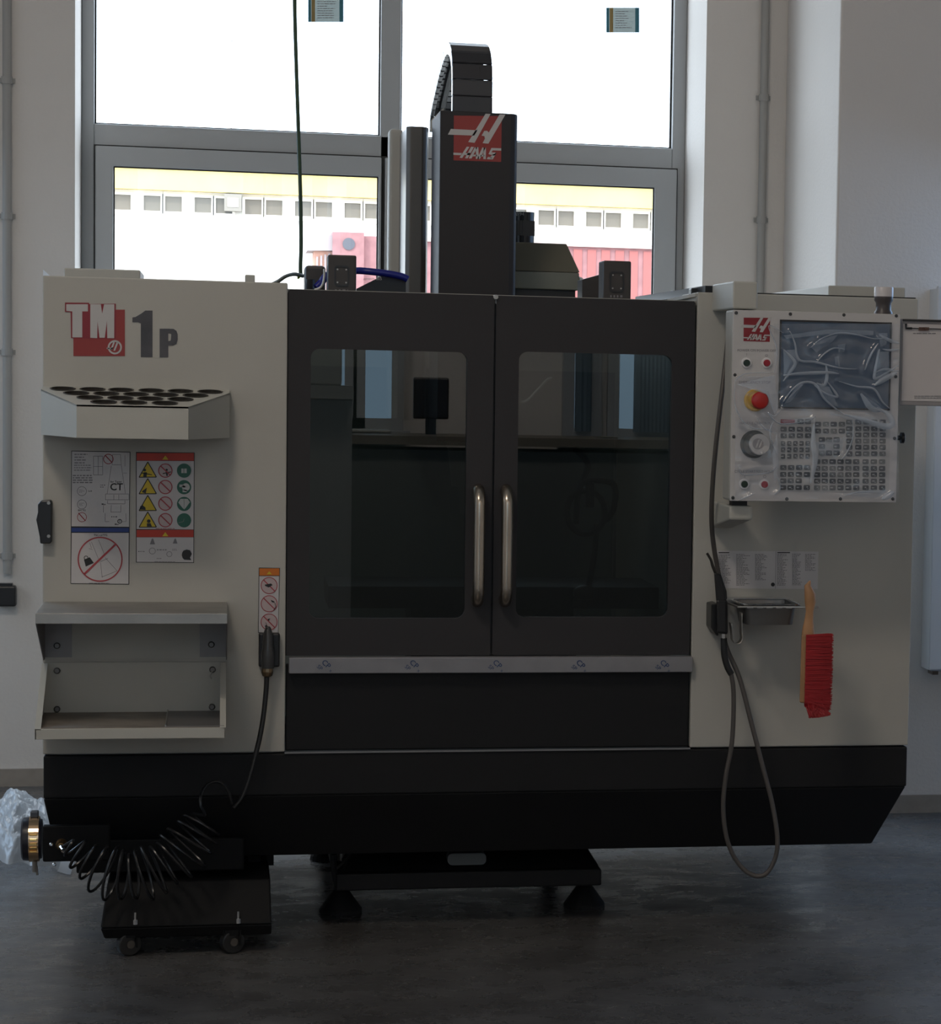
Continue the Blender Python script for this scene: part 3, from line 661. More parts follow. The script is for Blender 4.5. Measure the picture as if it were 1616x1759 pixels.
# ---- TM-1P lettering
f = Flat(-.0005, .1485, 90, None, 500)
tm = f.lay(1).rect(243, 215, 838, 752).put('model_badge', RED, mx, label='red model badge reading TM')
f.lay(2).poly([(145, 132), (425, 135), (425, 150), (732, 145), (732, 552), (425, 552), (350, 545), (215, 545), (210, 245), (145, 240)]).put('outline', DRED, tm)
f.lay(3).poly([(160, 152), (410, 152), (410, 235), (345, 235), (345, 535), (230, 535), (230, 235), (160, 230)])
f.poly([(438, 152), (560, 152), (575, 260), (575, 540), (545, 540), (522, 350), (518, 545), (438, 540)])
f.poly([(575, 260), (598, 152), (716, 152), (714, 545), (635, 545), (630, 345), (605, 540), (575, 540)])
f.put('letters', WHITEM, tm)
f.lay(3).ring(722, 650, 82, 20).poly([(745, 585), (765, 590), (725, 690), (705, 690)]).poly([(705, 585), (722, 590), (690, 680), (672, 672)]).poly([(628, 655), (700, 655), (690, 672), (628, 668)]).put('round_emblem', WHITEM, tm)
f.lay(1).poly([(1075, 225), (1158, 225), (1158, 765), (1022, 765), (1022, 375), (990, 362), (925, 362), (925, 305), (960, 300), (1025, 262)])
f.poly([(1240, 435), (1340, 435), (1340, 768), (1240, 768)]).poly([(1340, 435), (1400, 437), (1435, 460), (1449, 500), (1449, 560), (1370, 560), (1375, 500), (1360, 492), (1340, 492)])
f.poly([(1449, 560), (1435, 610), (1400, 630), (1340, 632), (1340, 578), (1365, 575), (1370, 560)])
f.put('model_number', DGREY, mx, label='dark grey characters 1P')

# ---- stickers on the left panel (drawn as in the photograph)
def SF(): return Flat(-.0005, .14233, 110, None, 770)
f = SF(); la = f.lay(1).poly([(88, 30), (800, 42), (785, 1645), (78, 1635)]).put('tool_holder_label', INK, mx, label='white and blue tool holder chart label')
f.lay(2).poly([(95, 38), (792, 50), (784, 948), (90, 942)]).put('paper', LABELW, la)
f.lay(2).poly([(92, 1022), (782, 1022), (777, 1637), (85, 1628)]).put('paper', LABELW, la)
f.lay(3).poly([(90, 960), (784, 962), (783, 1012), (90, 1010)]).put('blue_band', BLUE, la)
f.lay(4).ring(435, 1340, 272, 16, 48).poly([(235, 1510), (610, 1155), (628, 1170), (255, 1525)]).ring(535, 130, 62, 8).poly([(490, 88), (500, 82), (583, 168), (574, 176)])
f.ring(215, 832, 58, 6).poly([(170, 785), (178, 778), (262, 872), (254, 880)]).put('red_prohibition', PINKR, la)
f.lay(3)
f.poly([(240, 1345), (310, 1315), (360, 1385), (262, 1428)]).ring(265, 1322, 26, 8)
f.text('CT', 632, 470, 118, .02).text('for Taper', 628, 405, 36, .01).text('Max', 478, 676, 30, .01).text('Max', 637, 918, 30, .01).ring(672, 882, 28, 9).text('F', 672, 882, 40, .01)
f.text('TSC-U/TFS', 440, 1050, 36, .01).text('Gr8', 312, 518, 28).text('BIN 702', 215, 750, 28)
f.put('black_print', INK, la)
f.lay(3)
for (a_, b_) in (((585, 75), (680, 75)), ((680, 75), (690, 200)), ((585, 75), (580, 200)), ((580, 200), (690, 200)), ((570, 210), (520, 550)), ((690, 205), (740, 545)), ((500, 552), (780, 552)), ((500, 552), (500, 622)), ((780, 552), (780, 622)), ((500, 622), (780, 622)),
                 ((525, 630), (525, 670)), ((735, 630), (735, 670)), ((525, 670), (735, 672)), ((570, 685), (565, 775)), ((685, 685), (685, 775)), ((565, 770), (680, 770)), ((475, 690), (475, 775)), ((495, 785), (495, 882)), ((745, 785), (748, 885)), ((495, 885), (545, 885)), ((700, 885), (745, 885)),
                 ((735, 85), (735, 220)), ((600, 560), (600, 620)), ((660, 560), (660, 620)), ((355, 95), (465, 95)), ((355, 95), (355, 322)), ((465, 95), (465, 322)), ((355, 322), (465, 322)), ((410, 95), (410, 322)), ((355, 220), (465, 220)),
                 ((415, 1105), (495, 1300)), ((330, 1130), (415, 1335)), ((310, 1140), (330, 1210)), ((495, 1320), (640, 1480)), ((440, 1380), (460, 1560)), ((455, 1555), (640, 1480)), ((440, 1370), (530, 1330)), ((300, 1210), (345, 1225))):
    f.line([a_, b_], 5)
f.ring(215, 518, 58, 6).ring(215, 678, 58, 6)
f.scribble(125, 68, 345, 4, 34, 12).scribble(120, 200, 340, 3, 30, 10).scribble(105, 322, 350, 4, 28, 14, ragged=.15).scribble(435, 440, 515, 2, 24, 10).scribble(180, 500, 250, 3, 14, 5).scribble(180, 660, 250, 3, 14, 5)
f.scribble(300, 1625, 560, 1, 8, 7, ragged=.05).scribble(570, 820, 660, 1, 10, 14, ragged=0.1).scribble(720, 295, 775, 1, 10, 10)
f.put('grey_print', GINK, la)
f = SF(); lb = f.lay(1).poly([(868, 45), (1575, 52), (1568, 1385), (868, 1378)]).put('warning_label', INK, mx, label='white warning label with red headers and pictograms')
f.lay(2).poly([(876, 152), (1567, 155), (1562, 980), (876, 975)]).put('paper', LABELW, lb)
f.lay(2).poly([(876, 1075), (1562, 1075), (1560, 1377), (876, 1372)]).put('paper', LABELW, lb)
f.lay(2).rect(876, 58, 1567, 150).put('red_header', LRED, lb); f.lay(2).rect(876, 985, 1562, 1072).put('red_header', LRED, lb)
f.lay(3)
for cy in (115, 1040): f.poly([(1185, cy+22), (1222, cy-28), (1258, cy+22)]).put('yellow_triangle', YEL, lb)
for y in (165, 365, 568, 768): f.poly([(905, y+185), (1010, y), (1115, y+183)]).put('yellow_triangle', YEL, lb)
f.lay(4)
for y in (165, 365, 568, 768):
    a, b_, c = (905, y+185), (1010, y), (1115, y+183); f.line([a, b_, c, a], 11)
f.poly([(960, 290), (1000, 290), (995, 345), (955, 345)]).disc(972, 262, 18).poly([(930, 290), (1060, 315), (1060, 325), (930, 302)]).poly([(945, 515), (1000, 475), (985, 545), (995, 548), (940, 530)]).poly([(912, 740), (920, 700), (950, 690), (982, 715), (984, 745)]).disc(1022, 880, 22).poly([(1000, 905), (1045, 905), (1060, 945), (1000, 945)])
f.poly([(1425, 1262), (1440, 1235), (1480, 1222), (1520, 1232), (1542, 1275), (1520, 1320), (1535, 1350), (1450, 1345), (1430, 1325), (1420, 1290)])
f.disc(1238, 262, 14).poly([(1225, 280), (1255, 280), (1250, 335), (1235, 335)]).poly([(1190, 300), (1290, 280), (1292, 290), (1192, 312)])
f.put('black_pictogram', INK, lb)
f.lay(3)
for y in (270, 468, 668, 868): f.disc(1222, y, 84).put('pale_disc', PINKF, lb)
f.lay(5)
for y in (270, 468, 668, 868): f.ring(1222, y, 86, 11).poly([(1160, y-52), (1170, y-62), (1286, y+50), (1277, y+60)]).put('prohibition_ring', PINKR, lb)
f.scribble(1105, 966, 1335, 1, 6, 7, ragged=0).put('red_print', PINKR, lb)
f.lay(3)
for y in (270, 470, 672, 870): f.disc(1448, y, 86, 28).put('green_disc', GREEN, lb)
f.lay(4).rect(1415, 245, 1443, 300).rect(1450, 245, 1480, 300).disc(1470, 470, 48, 16).rect(1392, 438, 1440, 470).rect(1430, 500, 1480, 530).poly([(1405, 610), (1490, 610), (1520, 650), (1475, 710), (1450, 740), (1425, 715), (1378, 655)]).put('white_symbol', mat('symbol_white', (.5, .52, .5), .5), lb)
f.lay(4).disc(1450, 465, 12, 10).line([(1448, 610), (1448, 735)], 5).line([(1380, 900), (1440, 885), (1450, 850)], 5)
f.poly([(1060, 1090), (1075, 1090), (1098, 1160), (1035, 1160)]).poly([(1335, 1090), (1348, 1090), (1368, 1150), (1312, 1150)]).scribble(895, 1240, 985, 1, 10, 12).scribble(1120, 1220, 1240, 1, 10, 12, ragged=.05).ring(1270, 1278, 34, 6).ring(1065, 1240, 40, 6).scribble(1120, 1325, 1210, 1, 10, 12).scribble(1090, 1366, 1340, 1, 6, 6, ragged=0).scribble(1305, 1215, 1380, 2, 14, 6)
f.put('grey_print', GINK, lb)
f = Flat(-.0005, .13636, 400, None, 960); lc = f.lay(1).poly([(326, 110), (592, 114), (572, 935), (316, 930)]).put('caution_label', INK, mx, label='narrow orange-headed caution label above the plug')
f.lay(2).poly([(333, 218), (582, 218), (568, 928), (324, 924)]).put('paper', LABELW, lc)
f.lay(2).rect(334, 120, 584, 210).put('orange_header', ORANGE, lc)
f.lay(3).poly([(425, 195), (458, 155), (490, 195)]).put('yellow_triangle', YEL, lc)
f.lay(3)
for y in (336, 565, 795): f.disc(457, y, 103).put('pale_disc', PINKF, lc)
f.lay(4)
for y in (336, 565, 795): f.ring(456, y, 106, 9).poly([(380, y-68), (388, y-78), (530, y+64), (522, y+74)]).put('prohibition_ring', PINKR, lc)
f.lay(5).poly([(400, 325), (480, 310), (500, 330), (450, 360), (405, 340)]).poly([(475, 515), (520, 535), (528, 555), (490, 545)]).line([(528, 555), (540, 600), (515, 645)], 8).poly([(435, 760), (468, 750), (450, 785)]).line([(415, 800), (430, 850), (465, 870)], 6).put('black_pictogram', INK, lc)

# ---- information label on the right panel
f = Flat(-.0005, .21598, 1180, None, 900); ld = f.lay(1).poly([(232, 213), (1045, 220), (1038, 518), (240, 512)]).put('code_list_label', LABELW, mx, label='wide white label with columns of small print')
f.lay(2).line([(705, 218), (702, 515)], 3)
for (x0, x1, ya, n_) in ((250, 350, 245, 22), (390, 500, 240, 24), (540, 640, 240, 20), (715, 805, 240, 24), (835, 915, 238, 24), (938, 1030, 240, 13)):
    f.scribble(x0, ya, x1, n_, 10.6, 5, ragged=.55)
f.put('small_print', GINK, ld)
f.lay(3).rect(250, 224, 335, 232).rect(718, 224, 818, 232).disc(682, 482, 16, 12).put('bold_print', INK, ld)

# socket under the caution label
sk = MB().box(ax(444, 1115, 0), ax(480, 1115, 0), -.028, 0, az(460, 1144, 0), az(460, 1086, 0)).build('power_inlet', BLACKP, mx, bevel=.004, label='black socket housing')

# ================================================================== tool holder rack
rk = thing('tool_holder_rack', 'grey sloping rack with round holes bolted under the model badge', 'rack', (-.2, 0, az(200, 753, -.28)))
yb = [(-.452, 0), (-.452, -.05), (-.352, -.28), (-.079, -.28), (.021, -.05), (.021, 0)]
yb = [(ax(74, 668, 0), 0), (ax(70.5, 680, -.05), -.05), (ax(131.5, 697, -.28), -.28), (ax(323.5, 698, -.28), -.28), (ax(394.5, 678, -.05), -.05), (ax(394.5, 670, 0), 0)]
zf, zbk = az(230, 697, -.28), az(230, 666.5, 0)
ztp = lambda y: zbk + (zf - zbk) * (-y/.28)
zbot_ = az(228, 753.5, -.28)
T = .004
s = MB()
n6 = 6
for i in range(5):
    (x0, y0), (x1, y1) = yb[i], yb[i+1]
    d = Vector((x1-x0, y1-y0, 0)).normalized(); nn = Vector((-d.y, d.x, 0))*T * -1
    if nn.dot(Vector((-.2-x0, -.1-y0, 0))) < 0: nn = -nn
    s.hexa([(x0, y0, zbot_), (x1, y1, zbot_), (x1+nn.x, y1+nn.y, zbot_), (x0+nn.x, y0+nn.y, zbot_), (x0, y0, ztp(y0)), (x1, y1, ztp(y1)), (x1+nn.x, y1+nn.y, ztp(y1)), (x0+nn.x, y0+nn.y, ztp(y0))])
s.build('skirt', PANEL2, rk)
# top plate with real holes: planar triangulated fill with hole loops
holes = []
for (xs, y) in (((108, 159, 208, 260, 310, 361), 665.8), ((131, 182.5, 233.6, 284.6, 335.7), 675), ((154, 207, 258, 310), 682.5), ((178, 230, 283), 690.2)):
    for i, x in enumerate(xs): holes.append((x, y + i*.45))
rows = {6: -.042, 5: -.107, 4: -.172, 3: -.237}
hp = []
idx = 0
for cnt, Yh in rows.items():
    for i in range(cnt):
        hp.append((ax(holes[idx][0], holes[idx][1], Yh), Yh)); idx += 1
bm = bmesh.new(); RH = .0295
def loop(pts):
    vs = [bm.verts.new((x, y, 0)) for x, y in pts]; return [bm.edges.new((vs[i], vs[(i+1) % len(vs)])) for i in range(len(vs))]
ed = loop(yb)
for (hx, hy) in hp: ed += loop([(hx+RH*.92*math.cos(2*math.pi*i/24), hy+RH*.92*math.sin(2*math.pi*i/24)) for i in range(24)])
bmesh.ops.triangle_fill(bm, use_beauty=True, use_dissolve=False, edges=ed)
# drop triangles that landed inside holes
dead = [fc for fc in bm.faces if any((fc.calc_center_median().xy - Vector(h)).length < RH*.90*math.cos(math.pi/24) for h in hp)]
bmesh.ops.delete(bm, geom=dead, context='FACES_ONLY')
for v in bm.verts: v.co.z = ztp(v.co.y)
g = bmesh.ops.extrude_face_region(bm, geom=bm.faces[:])
for v in [e for e in g['geom'] if isinstance(e, bmesh.types.BMVert)]: v.co.z -= .004
bmesh.ops.recalc_face_normals(bm, faces=bm.faces[:])
me = bpy.data.meshes.new('top_plate'); bm.to_mesh(me); bm.free(); me.materials.append(PANEL2); tp = mesh_obj('top_plate', me, rk)
ins = bmesh.new(); nseg = 24
cup = []
for k, (r_, z_) in enumerate(((RH*1.04, .0015), (RH*.9, .002), (RH*.9, -.05), (RH*.6, -.05))):
    cup.append([ins.verts.new((r_*math.cos(2*math.pi*i/nseg), r_*math.sin(2*math.pi*i/nseg), z_)) for i in range(nseg)])
for a, b_ in zip(cup, cup[1:]):
    for i in range(nseg): ins.faces.new((a[i], a[(i+1) % nseg], b_[(i+1) % nseg], b_[i]))
me = bpy.data.meshes.new('hole_liner'); ins.to_mesh(me); ins.free(); me.materials.append(mat('liner_dark_brown', (.03, .024, .018), .5))
tilt = math.atan2(zbk - zf, .28)
copies('hole_liner', me, [(x, y, ztp(y)+.0005) for x, y in hp], rk, [(tilt, 0, 0)]*len(hp))

# ================================================================== shelf and tray
sh = thing('tool_shelf', 'stainless steel shelf with folded front lip bolted above the open tray', 'shelf', (-.2, 0, az(230, 1130, 0)))
yf_ = -.32
shx0, shx1 = ax(61, 1060, yf_), ax(390.5, 1060, yf_)
z_top = az(230, 1053.5, yf_); z_lip = az(230, 1071.5, yf_)
MB().box(shx0, shx1, yf_, 0, z_top-.003, z_top).build('shelf_plate', STEEL, sh, bevel=.001)
MB().box(shx0, shx1, yf_-.002, yf_, z_lip, z_top).build('front_lip', STEEL, sh, bevel=.0008)
zb_ = az(230, 1131, 0)
DST = mat('dark_steel_plate', (.22, .205, .20), .45, .6)  # darker steel for the gussets, mounting plates and tray insert
MB().box(shx0, shx1, -.003, 0, zb_, z_top-.004).build('back_plate', PANEL2, sh)
for xa, sg in ((shx0, 1), (shx1, -1)):
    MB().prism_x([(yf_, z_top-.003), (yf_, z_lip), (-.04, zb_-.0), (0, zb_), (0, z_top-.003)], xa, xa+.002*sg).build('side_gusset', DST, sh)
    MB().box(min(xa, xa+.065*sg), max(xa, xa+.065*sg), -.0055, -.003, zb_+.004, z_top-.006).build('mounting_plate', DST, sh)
sm = MB().rings((0, 0, 0), (0, -1, 0), [(0, .008), (.002, .008), (.005, .0055)], 14).mesh('screw', mat('dull_screw_steel', (.16, .15, .14), .4, .8))
copies('screw', sm, [at(98, 1109, -.006), at(363, 1107, -.006)], sh)
tr = thing('parts_tray', 'open grey tray with sloping sides mounted below the steel shelf', 'tray', (-.2, 0, az(230, 1270, -.3)))
yf2 = -.30
tx0_, tx1_ = ax(59.5, 1255, yf2), ax(388, 1255, yf2)
tz_f, tz_b = az(220, 1252, yf2), az(220, 1269, yf2)
zt_ = az(230, 1137, 0)
MB().box(tx0_, tx1_, yf2, yf2+.004, tz_b, tz_f+.0015).build('front_lip', PANEL2, tr, bevel=.001)
tzf = az(230, 1222.5, 0)
MB().box(tx0_+.003, tx1_-.003, yf2+.004, -.004, tzf-.004, tzf).build('tray_floor', mat('rust_stained_steel', (.24, .205, .17), .5, .3, noise=.35, nscale=9), tr)
MB().box(tx0_, tx1_, -.004, 0, tz_b, zt_).build('back_plate', PANEL2, tr)
for xa, sg in ((tx0_, 1), (tx1_, -1)):
    MB().prism_x([(yf2, tz_b), (yf2, tz_f), (-.04, zt_), (0, zt_), (0, tz_b)], xa, xa+.003*sg).build('side_plate', PANEL2, tr)
    MB().hexa([(xa, yf2, tz_f-.001), (xa+.014*sg, yf2, tz_f-.001), (xa+.014*sg, -.04, zt_-.001), (xa, -.04, zt_-.001), (xa, yf2, tz_f+.002), (xa+.014*sg, yf2, tz_f+.002), (xa+.014*sg, -.04, zt_+.002), (xa, -.04, zt_+.002)]).build('side_flange', PANEL2, tr)
xdv = ax(283, 1250, yf2)
MB().box(xdv, xdv+.003, yf2+.004, -.004, tzf, tzf+.006).build('divider', STEEL, tr)
MB().box(xdv+.003, tx1_-.004, yf2+.005, -.005, tzf, tzf+.002).build('insert_plate', DST, tr)
copies('screw', sm, [at(98, 1152, -.004), at(365, 1150, -.004), at(98, 1218, -.004), at(364, 1214, -.004)], tr)
MB().tube([at(365, 1152, -.012), at(361, 1160, -.014), at(363, 1166, -.014)], .0015, 6).build('wire_tie', STEEL, tr)

# ================================================================== control panel
YP = -.29
cp = thing('control_panel', 'grey control panel with screen, keypad and loose protective film on right', 'control panel', at(1400, 862, YP))
def CPX(x): return ax(x, 700, YP)
hx0, hx1 = CPX(1255.5), CPX(1542.5); hz0, hz1 = az(1400, 862.5, YP), az(1400, 535.5, YP)
yb_ = -.19
MB().box(hx0, hx1, YP+.004, yb_, hz0, hz1).build('housing', PANEL, cp, bevel=.006)
FACE = mat('face_plate_light_grey', (0.57, 0.55, 0.54), 0.4, noise=.02)
fp_ = MB().box(hx0+.001, hx1-.001, YP-.001, YP+.004, hz0+.001, hz1-.001).build('face_plate', FACE, cp, bevel=.001)
sm2 = MB().rings((0, 0, 0), (0, -1, 0), [(0, .0042), (.0012, .0042), (.0026, .003)], 12).mesh('screw', mat('dark_screw', (.08, .08, .08), .35, .8))
copies('screw', sm2, [at(x, y, YP-.001) for x, y in ((1264, 537.5), (1357, 539.5), (1449, 541), (1539, 542.5), (1262, 644), (1538, 647), (1260, 750), (1536, 753), (1258.5, 855), (1351, 857), (1443, 857), (1533, 857))], cp)
logo(YP-.001, 1277, 545.5, 1322, 587, DRED, WHITEM, cp)
# screen
scx0, scx1, scz0, scz1 = ax(1339.5, 625, YP), ax(1527, 625, YP), az(1430, 701, YP), az(1430, 553.5, YP)
scn = MB().box(scx0, scx1, YP-.003, YP-.001, scz0, scz1).build('screen', mat('screen_glass', (.028, .065, .12), .12, coat=.4), cp, label='switched-off blue-black screen')
MB().frame([(scx0-.003, scz0-.003), (scx1+.003, scz0-.003), (scx1+.003, scz1+.003), (scx0-.003, scz1+.003)], [(scx0+.001, scz0+.001), (scx1-.001, scz0+.001), (scx1-.001, scz1-.001), (scx0+.001, scz1-.001)], YP-.005, YP-.001).build('bezel', BLACKP, scn)
# push buttons
def button(x, y, m, r, label):
    c = at(x, y, YP-.001)
    o = MB().rings(c, (0, -1, 0), [(0, r+.0045), (.003, r+.0045), (.005, r+.0035)], 24).build('push_button', mat('button_ring_white', (.78, .76, .76), .3), cp, smooth=True, label=label)
    MB().rings(c+Vector((0, -.005, 0)), (0, -1, 0), [(0, r), (.003, r), (.0045, r*.85)], 22).build('button_cap', m, o, smooth=True)
GB = mat('dark_green_button', (.012, .03, .02), .35); RB = mat('red_button', (.32, .01, .025), .35)
button(1281.5, 623.5, GB, .0085, 'dark green power button'); button(1316, 623.5, RB, .0085, 'red power button')
button(1277.5, 831.5, GB, .0085, 'dark green start button'); button(1312, 832, RB, .0085, 'red hold button')
c = at(1296, 687.5, YP-.001)
es = MB().rings(c, (0, -1, 0), [(0, .0275), (.006, .0275), (.010, .024), (.010, .018), (.022, .015)], 28).build('emergency_stop', mat('estop_yellow', (.62, .36, .015), .35), cp, smooth=True, label='red mushroom stop on yellow base')
MB().rings(c+Vector((.0075, -.022, 0)), (0, -1, 0), [(-.006, .016), (0, .0205), (.008, .0215), (.013, .018), (.015, .010)], 28).build('mushroom_head', mat('estop_red', (.45, .018, .015), .3), es, smooth=True)
c = at(1294.5, 763, YP-.001)
jd = MB().rings(c, (0, -1, 0), [(0, .0345), (.004, .0345), (.008, .031), (.012, .029)], 36).build('jog_dial', mat('dial_dark_steel', (.085, .08, .065), .35, .7), cp, smooth=True, label='silver hand wheel dial')
MB().rings(c+Vector((.0105, -.012, 0)), (0, -1, 0), [(0, .0262), (.010, .0262), (.012, .0245)], 32).build('dial_face', mat('dial_silver', (.55, .53, .52), .35, .3), jd, smooth=True)
dY = YP-.001-.0245
Flat(dY).lay(1).disc(1301.5, 762.5, 9.5).put('dial_emblem', mat('dial_emblem_grey', (.3, .28, .28), .4), jd)
Flat(dY).lay(2).poly([(1302, 755), (1305, 755), (1300, 769), (1297, 769)]).poly([(1307, 757), (1309.5, 757), (1305, 769), (1302.5, 769)]).put('dial_mark', WHITEM, jd)
MB().rings(at(1307, 777.5, dY), (0, -1, 0), [(0, .003), (.004, .003)], 10).build('dial_peg', CHROME, jd)
MB().cyl(at(1297, 763, YP-.0015), at(1297, 763, YP-.0022), .040, n=32).build('dial_plate', mat('dial_plate_grey', (.50, .48, .46), .4), jd)
f = Flat(YP-.0012)
for t, x, y, s_ in (('POWER ON', 1282, 602, 6), ('POWER OFF', 1316, 602.5, 6), ('I', 1282, 609, 6), ('O', 1316, 611, 6), ('EMERGENCY STOP', 1296, 657, 6.5), ('HANDLE CONTROL', 1297, 727, 6), ('CYCLE START', 1279, 810, 5.8), ('FEED HOLD', 1313, 810, 5.8), ('I', 1279, 819, 6), ('O', 1313, 819, 7)):
    f.lay(1).text(t, x, y, s_)
f.put('button_print', GINK, cp)
# keypad keys
K = []
kx = lambda x, y: (1240 + x*.1933, 530 + y*.1933)
for y, xs in ((1003, (695, 762)), (1072, (545, 617, 690, 762)), (1130, (545, 617, 690, 762)), (1412, (542, 612, 683, 755)), (1475-1, (542, 608, 680, 752)), (1530, (542, 608, 678)), (1590, (540, 607, 678, 750)),
              (1028, (850, 920, 990, 1062)), (1088, (850, 920, 990, 1062)), (1165, (885, 948, 1015)), (1225, (885, 1015)), (1283, (885, 948, 1015))):
    K += [(x, y) for x in xs]
for y in (1008, 1068, 1122, 1177, 1232, 1290): K += [(x, y) for x in (1128, 1208, 1278, 1350, 1424)]
for y in (1360, 1420, 1476, 1533, 1592): K += [(x, y) for x in (843, 910, 980, 1050, 1120, 1190, 1273, 1347, 1420)]
K5 = [(x, y) for y in (1198, 1255, 1313) for x in (540, 595, 650, 704, 758)]
kp = MB().box(ax(1335, 790, YP), ax(1527, 790, YP), YP-.0022, YP-.001, az(1430, 845, YP), az(1430, 718, YP)).build('keypad', mat('keypad_membrane', (.50, .49, .48), .35), cp)
kms = [mat('key_dark_%d' % i, c_, .35) for i, c_ in enumerate(((.05, .055, .06), (.085, .09, .095), (.15, .155, .155), (.022, .024, .026)))]
km = []
for m_ in kms:
    km.append(MB().prism_y(rrect(-.0078, .0078, -.0060, .0060, .0024, 2), -.0022, 0).mesh('key', m_))
lg = MB().prism_y([(-.0045, -.001), (.0015, -.001), (.0030, .0022), (-.0045, .0022)], -.0026, -.0022).mesh('key_legend', mat('key_legend_white', (.42, .42, .42), .4))
lg2 = MB().prism_y([(-.001, -.0035), (.0048, -.0035), (.0048, .0005), (.001, .0005)], -.0026, -.0022).mesh('key_legend', MATS['key_legend_white'])
legs = []
for i, (x, y) in enumerate(K + K5):
    px, py = kx(x, y); p = at(px, py, YP-.0022)
    row_dark = y in (1474, 1530, 1590, 1476, 1533, 1592)
    me = km[3 if (row_dark and R.random() < .45) else R.choice((0, 0, 1, 1, 2))]
    o = bpy.data.objects.new('key', me); C.objects.link(o); o.location = p; o.parent = kp
    if (x, y) in K5: o.scale = (.68, 1, 1)
    legs.append((p, R.random()))
lm_ = MB()
for p, r_ in legs:
    w_ = .0045 if r_ < .5 else .003
    dx = (r_-.5)*.004
    lm_.box(p.x-w_+dx, p.x+w_*.4+dx, p.y-.0026, p.y-.0023, p.z-.002+r_*.002, p.z+.001+r_*.002)
    if r_ > .35: lm_.box(p.x+.001, p.x+.005, p.y-.0026, p.y-.0023, p.z-.0036, p.z-.0022)
lm_.build('key_legends', MATS['key_legend_white'], kp)
a = kx(582, 1003); p = at(a[0], a[1], YP-.0022)
MB().box(p.x-.018, p.x+.018, p.y-.002, p.y, p.z-.005, p.z+.005).build('reset_key', mat('reset_red', (.30, .03, .035), .4), kp, bevel=.001, label='wide red reset key')
# upper and lower arms
aX0, aX1 = ax(1258.5, 505, YP), ax(1301, 505, YP)
MB().box(aX0, aX1, YP, -.0005, az(1280, 531, YP), az(1280, 483.5, YP)).build('upper_arm', PANEL2, cp, bevel=.004)
copies('arm_screw', sm2, [at(1233, 525, -.02), at(1243, 524, -.05)], cp, [(0, 0, math.radians(-90))]*2)
bX0, bX1 = ax(1252.5, 880, -.26), ax(1292, 880, -.26)
MB().loft([(bX0, -.26, az(1270, 869, -.26)), (bX1, -.26, az(1270, 869, -.26)), (bX1, 0, az(1270, 869, -.26)), (bX0, 0, az(1270, 869, -.26))],
          [(bX0, -.26, az(1270, 893, -.26)), (bX1, -.26, az(1270, 893, -.26)), (bX1, 0, az(1270, 893, -.26)-.035), (bX0, 0, az(1270, 893, -.26)-.035)]).build('lower_arm', PANEL2, cp, bevel=.005)
MB().box(bX0+.01, bX1-.01, -.24, -.2, az(1270, 869, -.26), hz0).build('pivot', BLACKP, cp)
# beacon on top of the panel
bc = at(1516, 533, -.23); br = .0235
be = MB().rings((bc.x, -.235, hz1), (0, 0, 1), [(0, br*1.0), (.006, br*.95), (.01, br*.82), (.028, br*.82), (.034, br), (.044, br)], 24).build('beacon', mat('beacon_grey', (.07, .06, .06), .4), cp, smooth=True, label='grey beacon with white cap')
zc_ = hz1+.044
MB().rings((bc.x, -.235, zc_), (0, 0, 1), [(0, br*1.02), (.022, br*1.02), (.024, br*.95)], 24).build('beacon_cap', mat('beacon_white', (.62, .58, .58), .35), be, smooth=True)
# knob at the right side
MB().rings(at(1541, 752, -.24), (1, 0, 0), [(0, .006), (.006, .006), (.008, .014), (.016, .014), (.018, .01)], 16).build('side_knob', BLACKP, cp, smooth=True)
# loose protective film with folds
FILM = glass('clear_protective_film', (.97, .97, .98), 1.55, .12, .07, (.62, .76, .95))
FOLD = glass('film_fold', (.85, .88, .92), 1.75, .2, .34, (.70, .78, .88))
folds = [((1345, 600), (1365, 622), (1356, 640), (1345, 655)), ((1345, 645), (1372, 642), (1420, 640), (1440, 642)), ((1357, 570), (1365, 590), (1372, 618), (1400, 622), (1440, 632), (1470, 634)),
         ((1392, 597), (1410, 582), (1440, 572), (1470, 575), (1500, 582), (1520, 580)), ((1400, 625), (1415, 608), (1432, 598), (1450, 600)), ((1345, 690), (1360, 670), (1378, 657), (1400, 660), (1415, 684), (1435, 702), (1450, 712)),
         ((1418, 625), (1420, 645), (1415, 662), (1402, 658)), ((1398, 662), (1418, 676), (1438, 682), (1430, 668), (1420, 655)), ((1440, 655), (1470, 664), (1500, 668), (1515, 690), (1528, 702)),
         ((1508, 590), (1495, 610), (1485, 636)), ((1510, 600), (1502, 640), (1506, 650), (1543, 628)), ((1503, 640), (1520, 634), (1543, 638)), ((1502, 662), (1520, 650), (1540, 640)), ((1510, 575), (1528, 585), (1544, 590)), ((1515, 600), (1527, 602), (1544, 600)),
         ((1345, 700), (1330, 715), (1318, 708), (1340, 728), (1390, 722), (1400, 715), (1398, 728)), ((1450, 712), (1485, 722), (1520, 732), (1532, 728), (1525, 712), (1505, 700)), ((1478, 676), (1495, 700), (1512, 706)),
         ((1398, 728), (1396, 760), (1400, 790), (1392, 830)), ((1463, 722), (1465, 750), (1453, 780), (1444, 790)), ((1262, 655), (1280, 642), (1330, 640)), ((1262, 655), (1263, 700), (1285, 732), (1322, 738)), ((1330, 640), (1334, 600), (1320, 560), (1345, 572)),
         ((1330, 718), (1322, 745), (1333, 780)), ((1300, 718), (1312, 735), (1334, 745)), ((1270, 800), (1275, 815), (1320, 812), (1335, 800)), ((1330, 850), (1340, 838), (1332, 815)), ((1450, 852), (1470, 846), (1500, 845)), ((1268, 860), (1295, 848)), ((1515, 858), (1535, 845))]
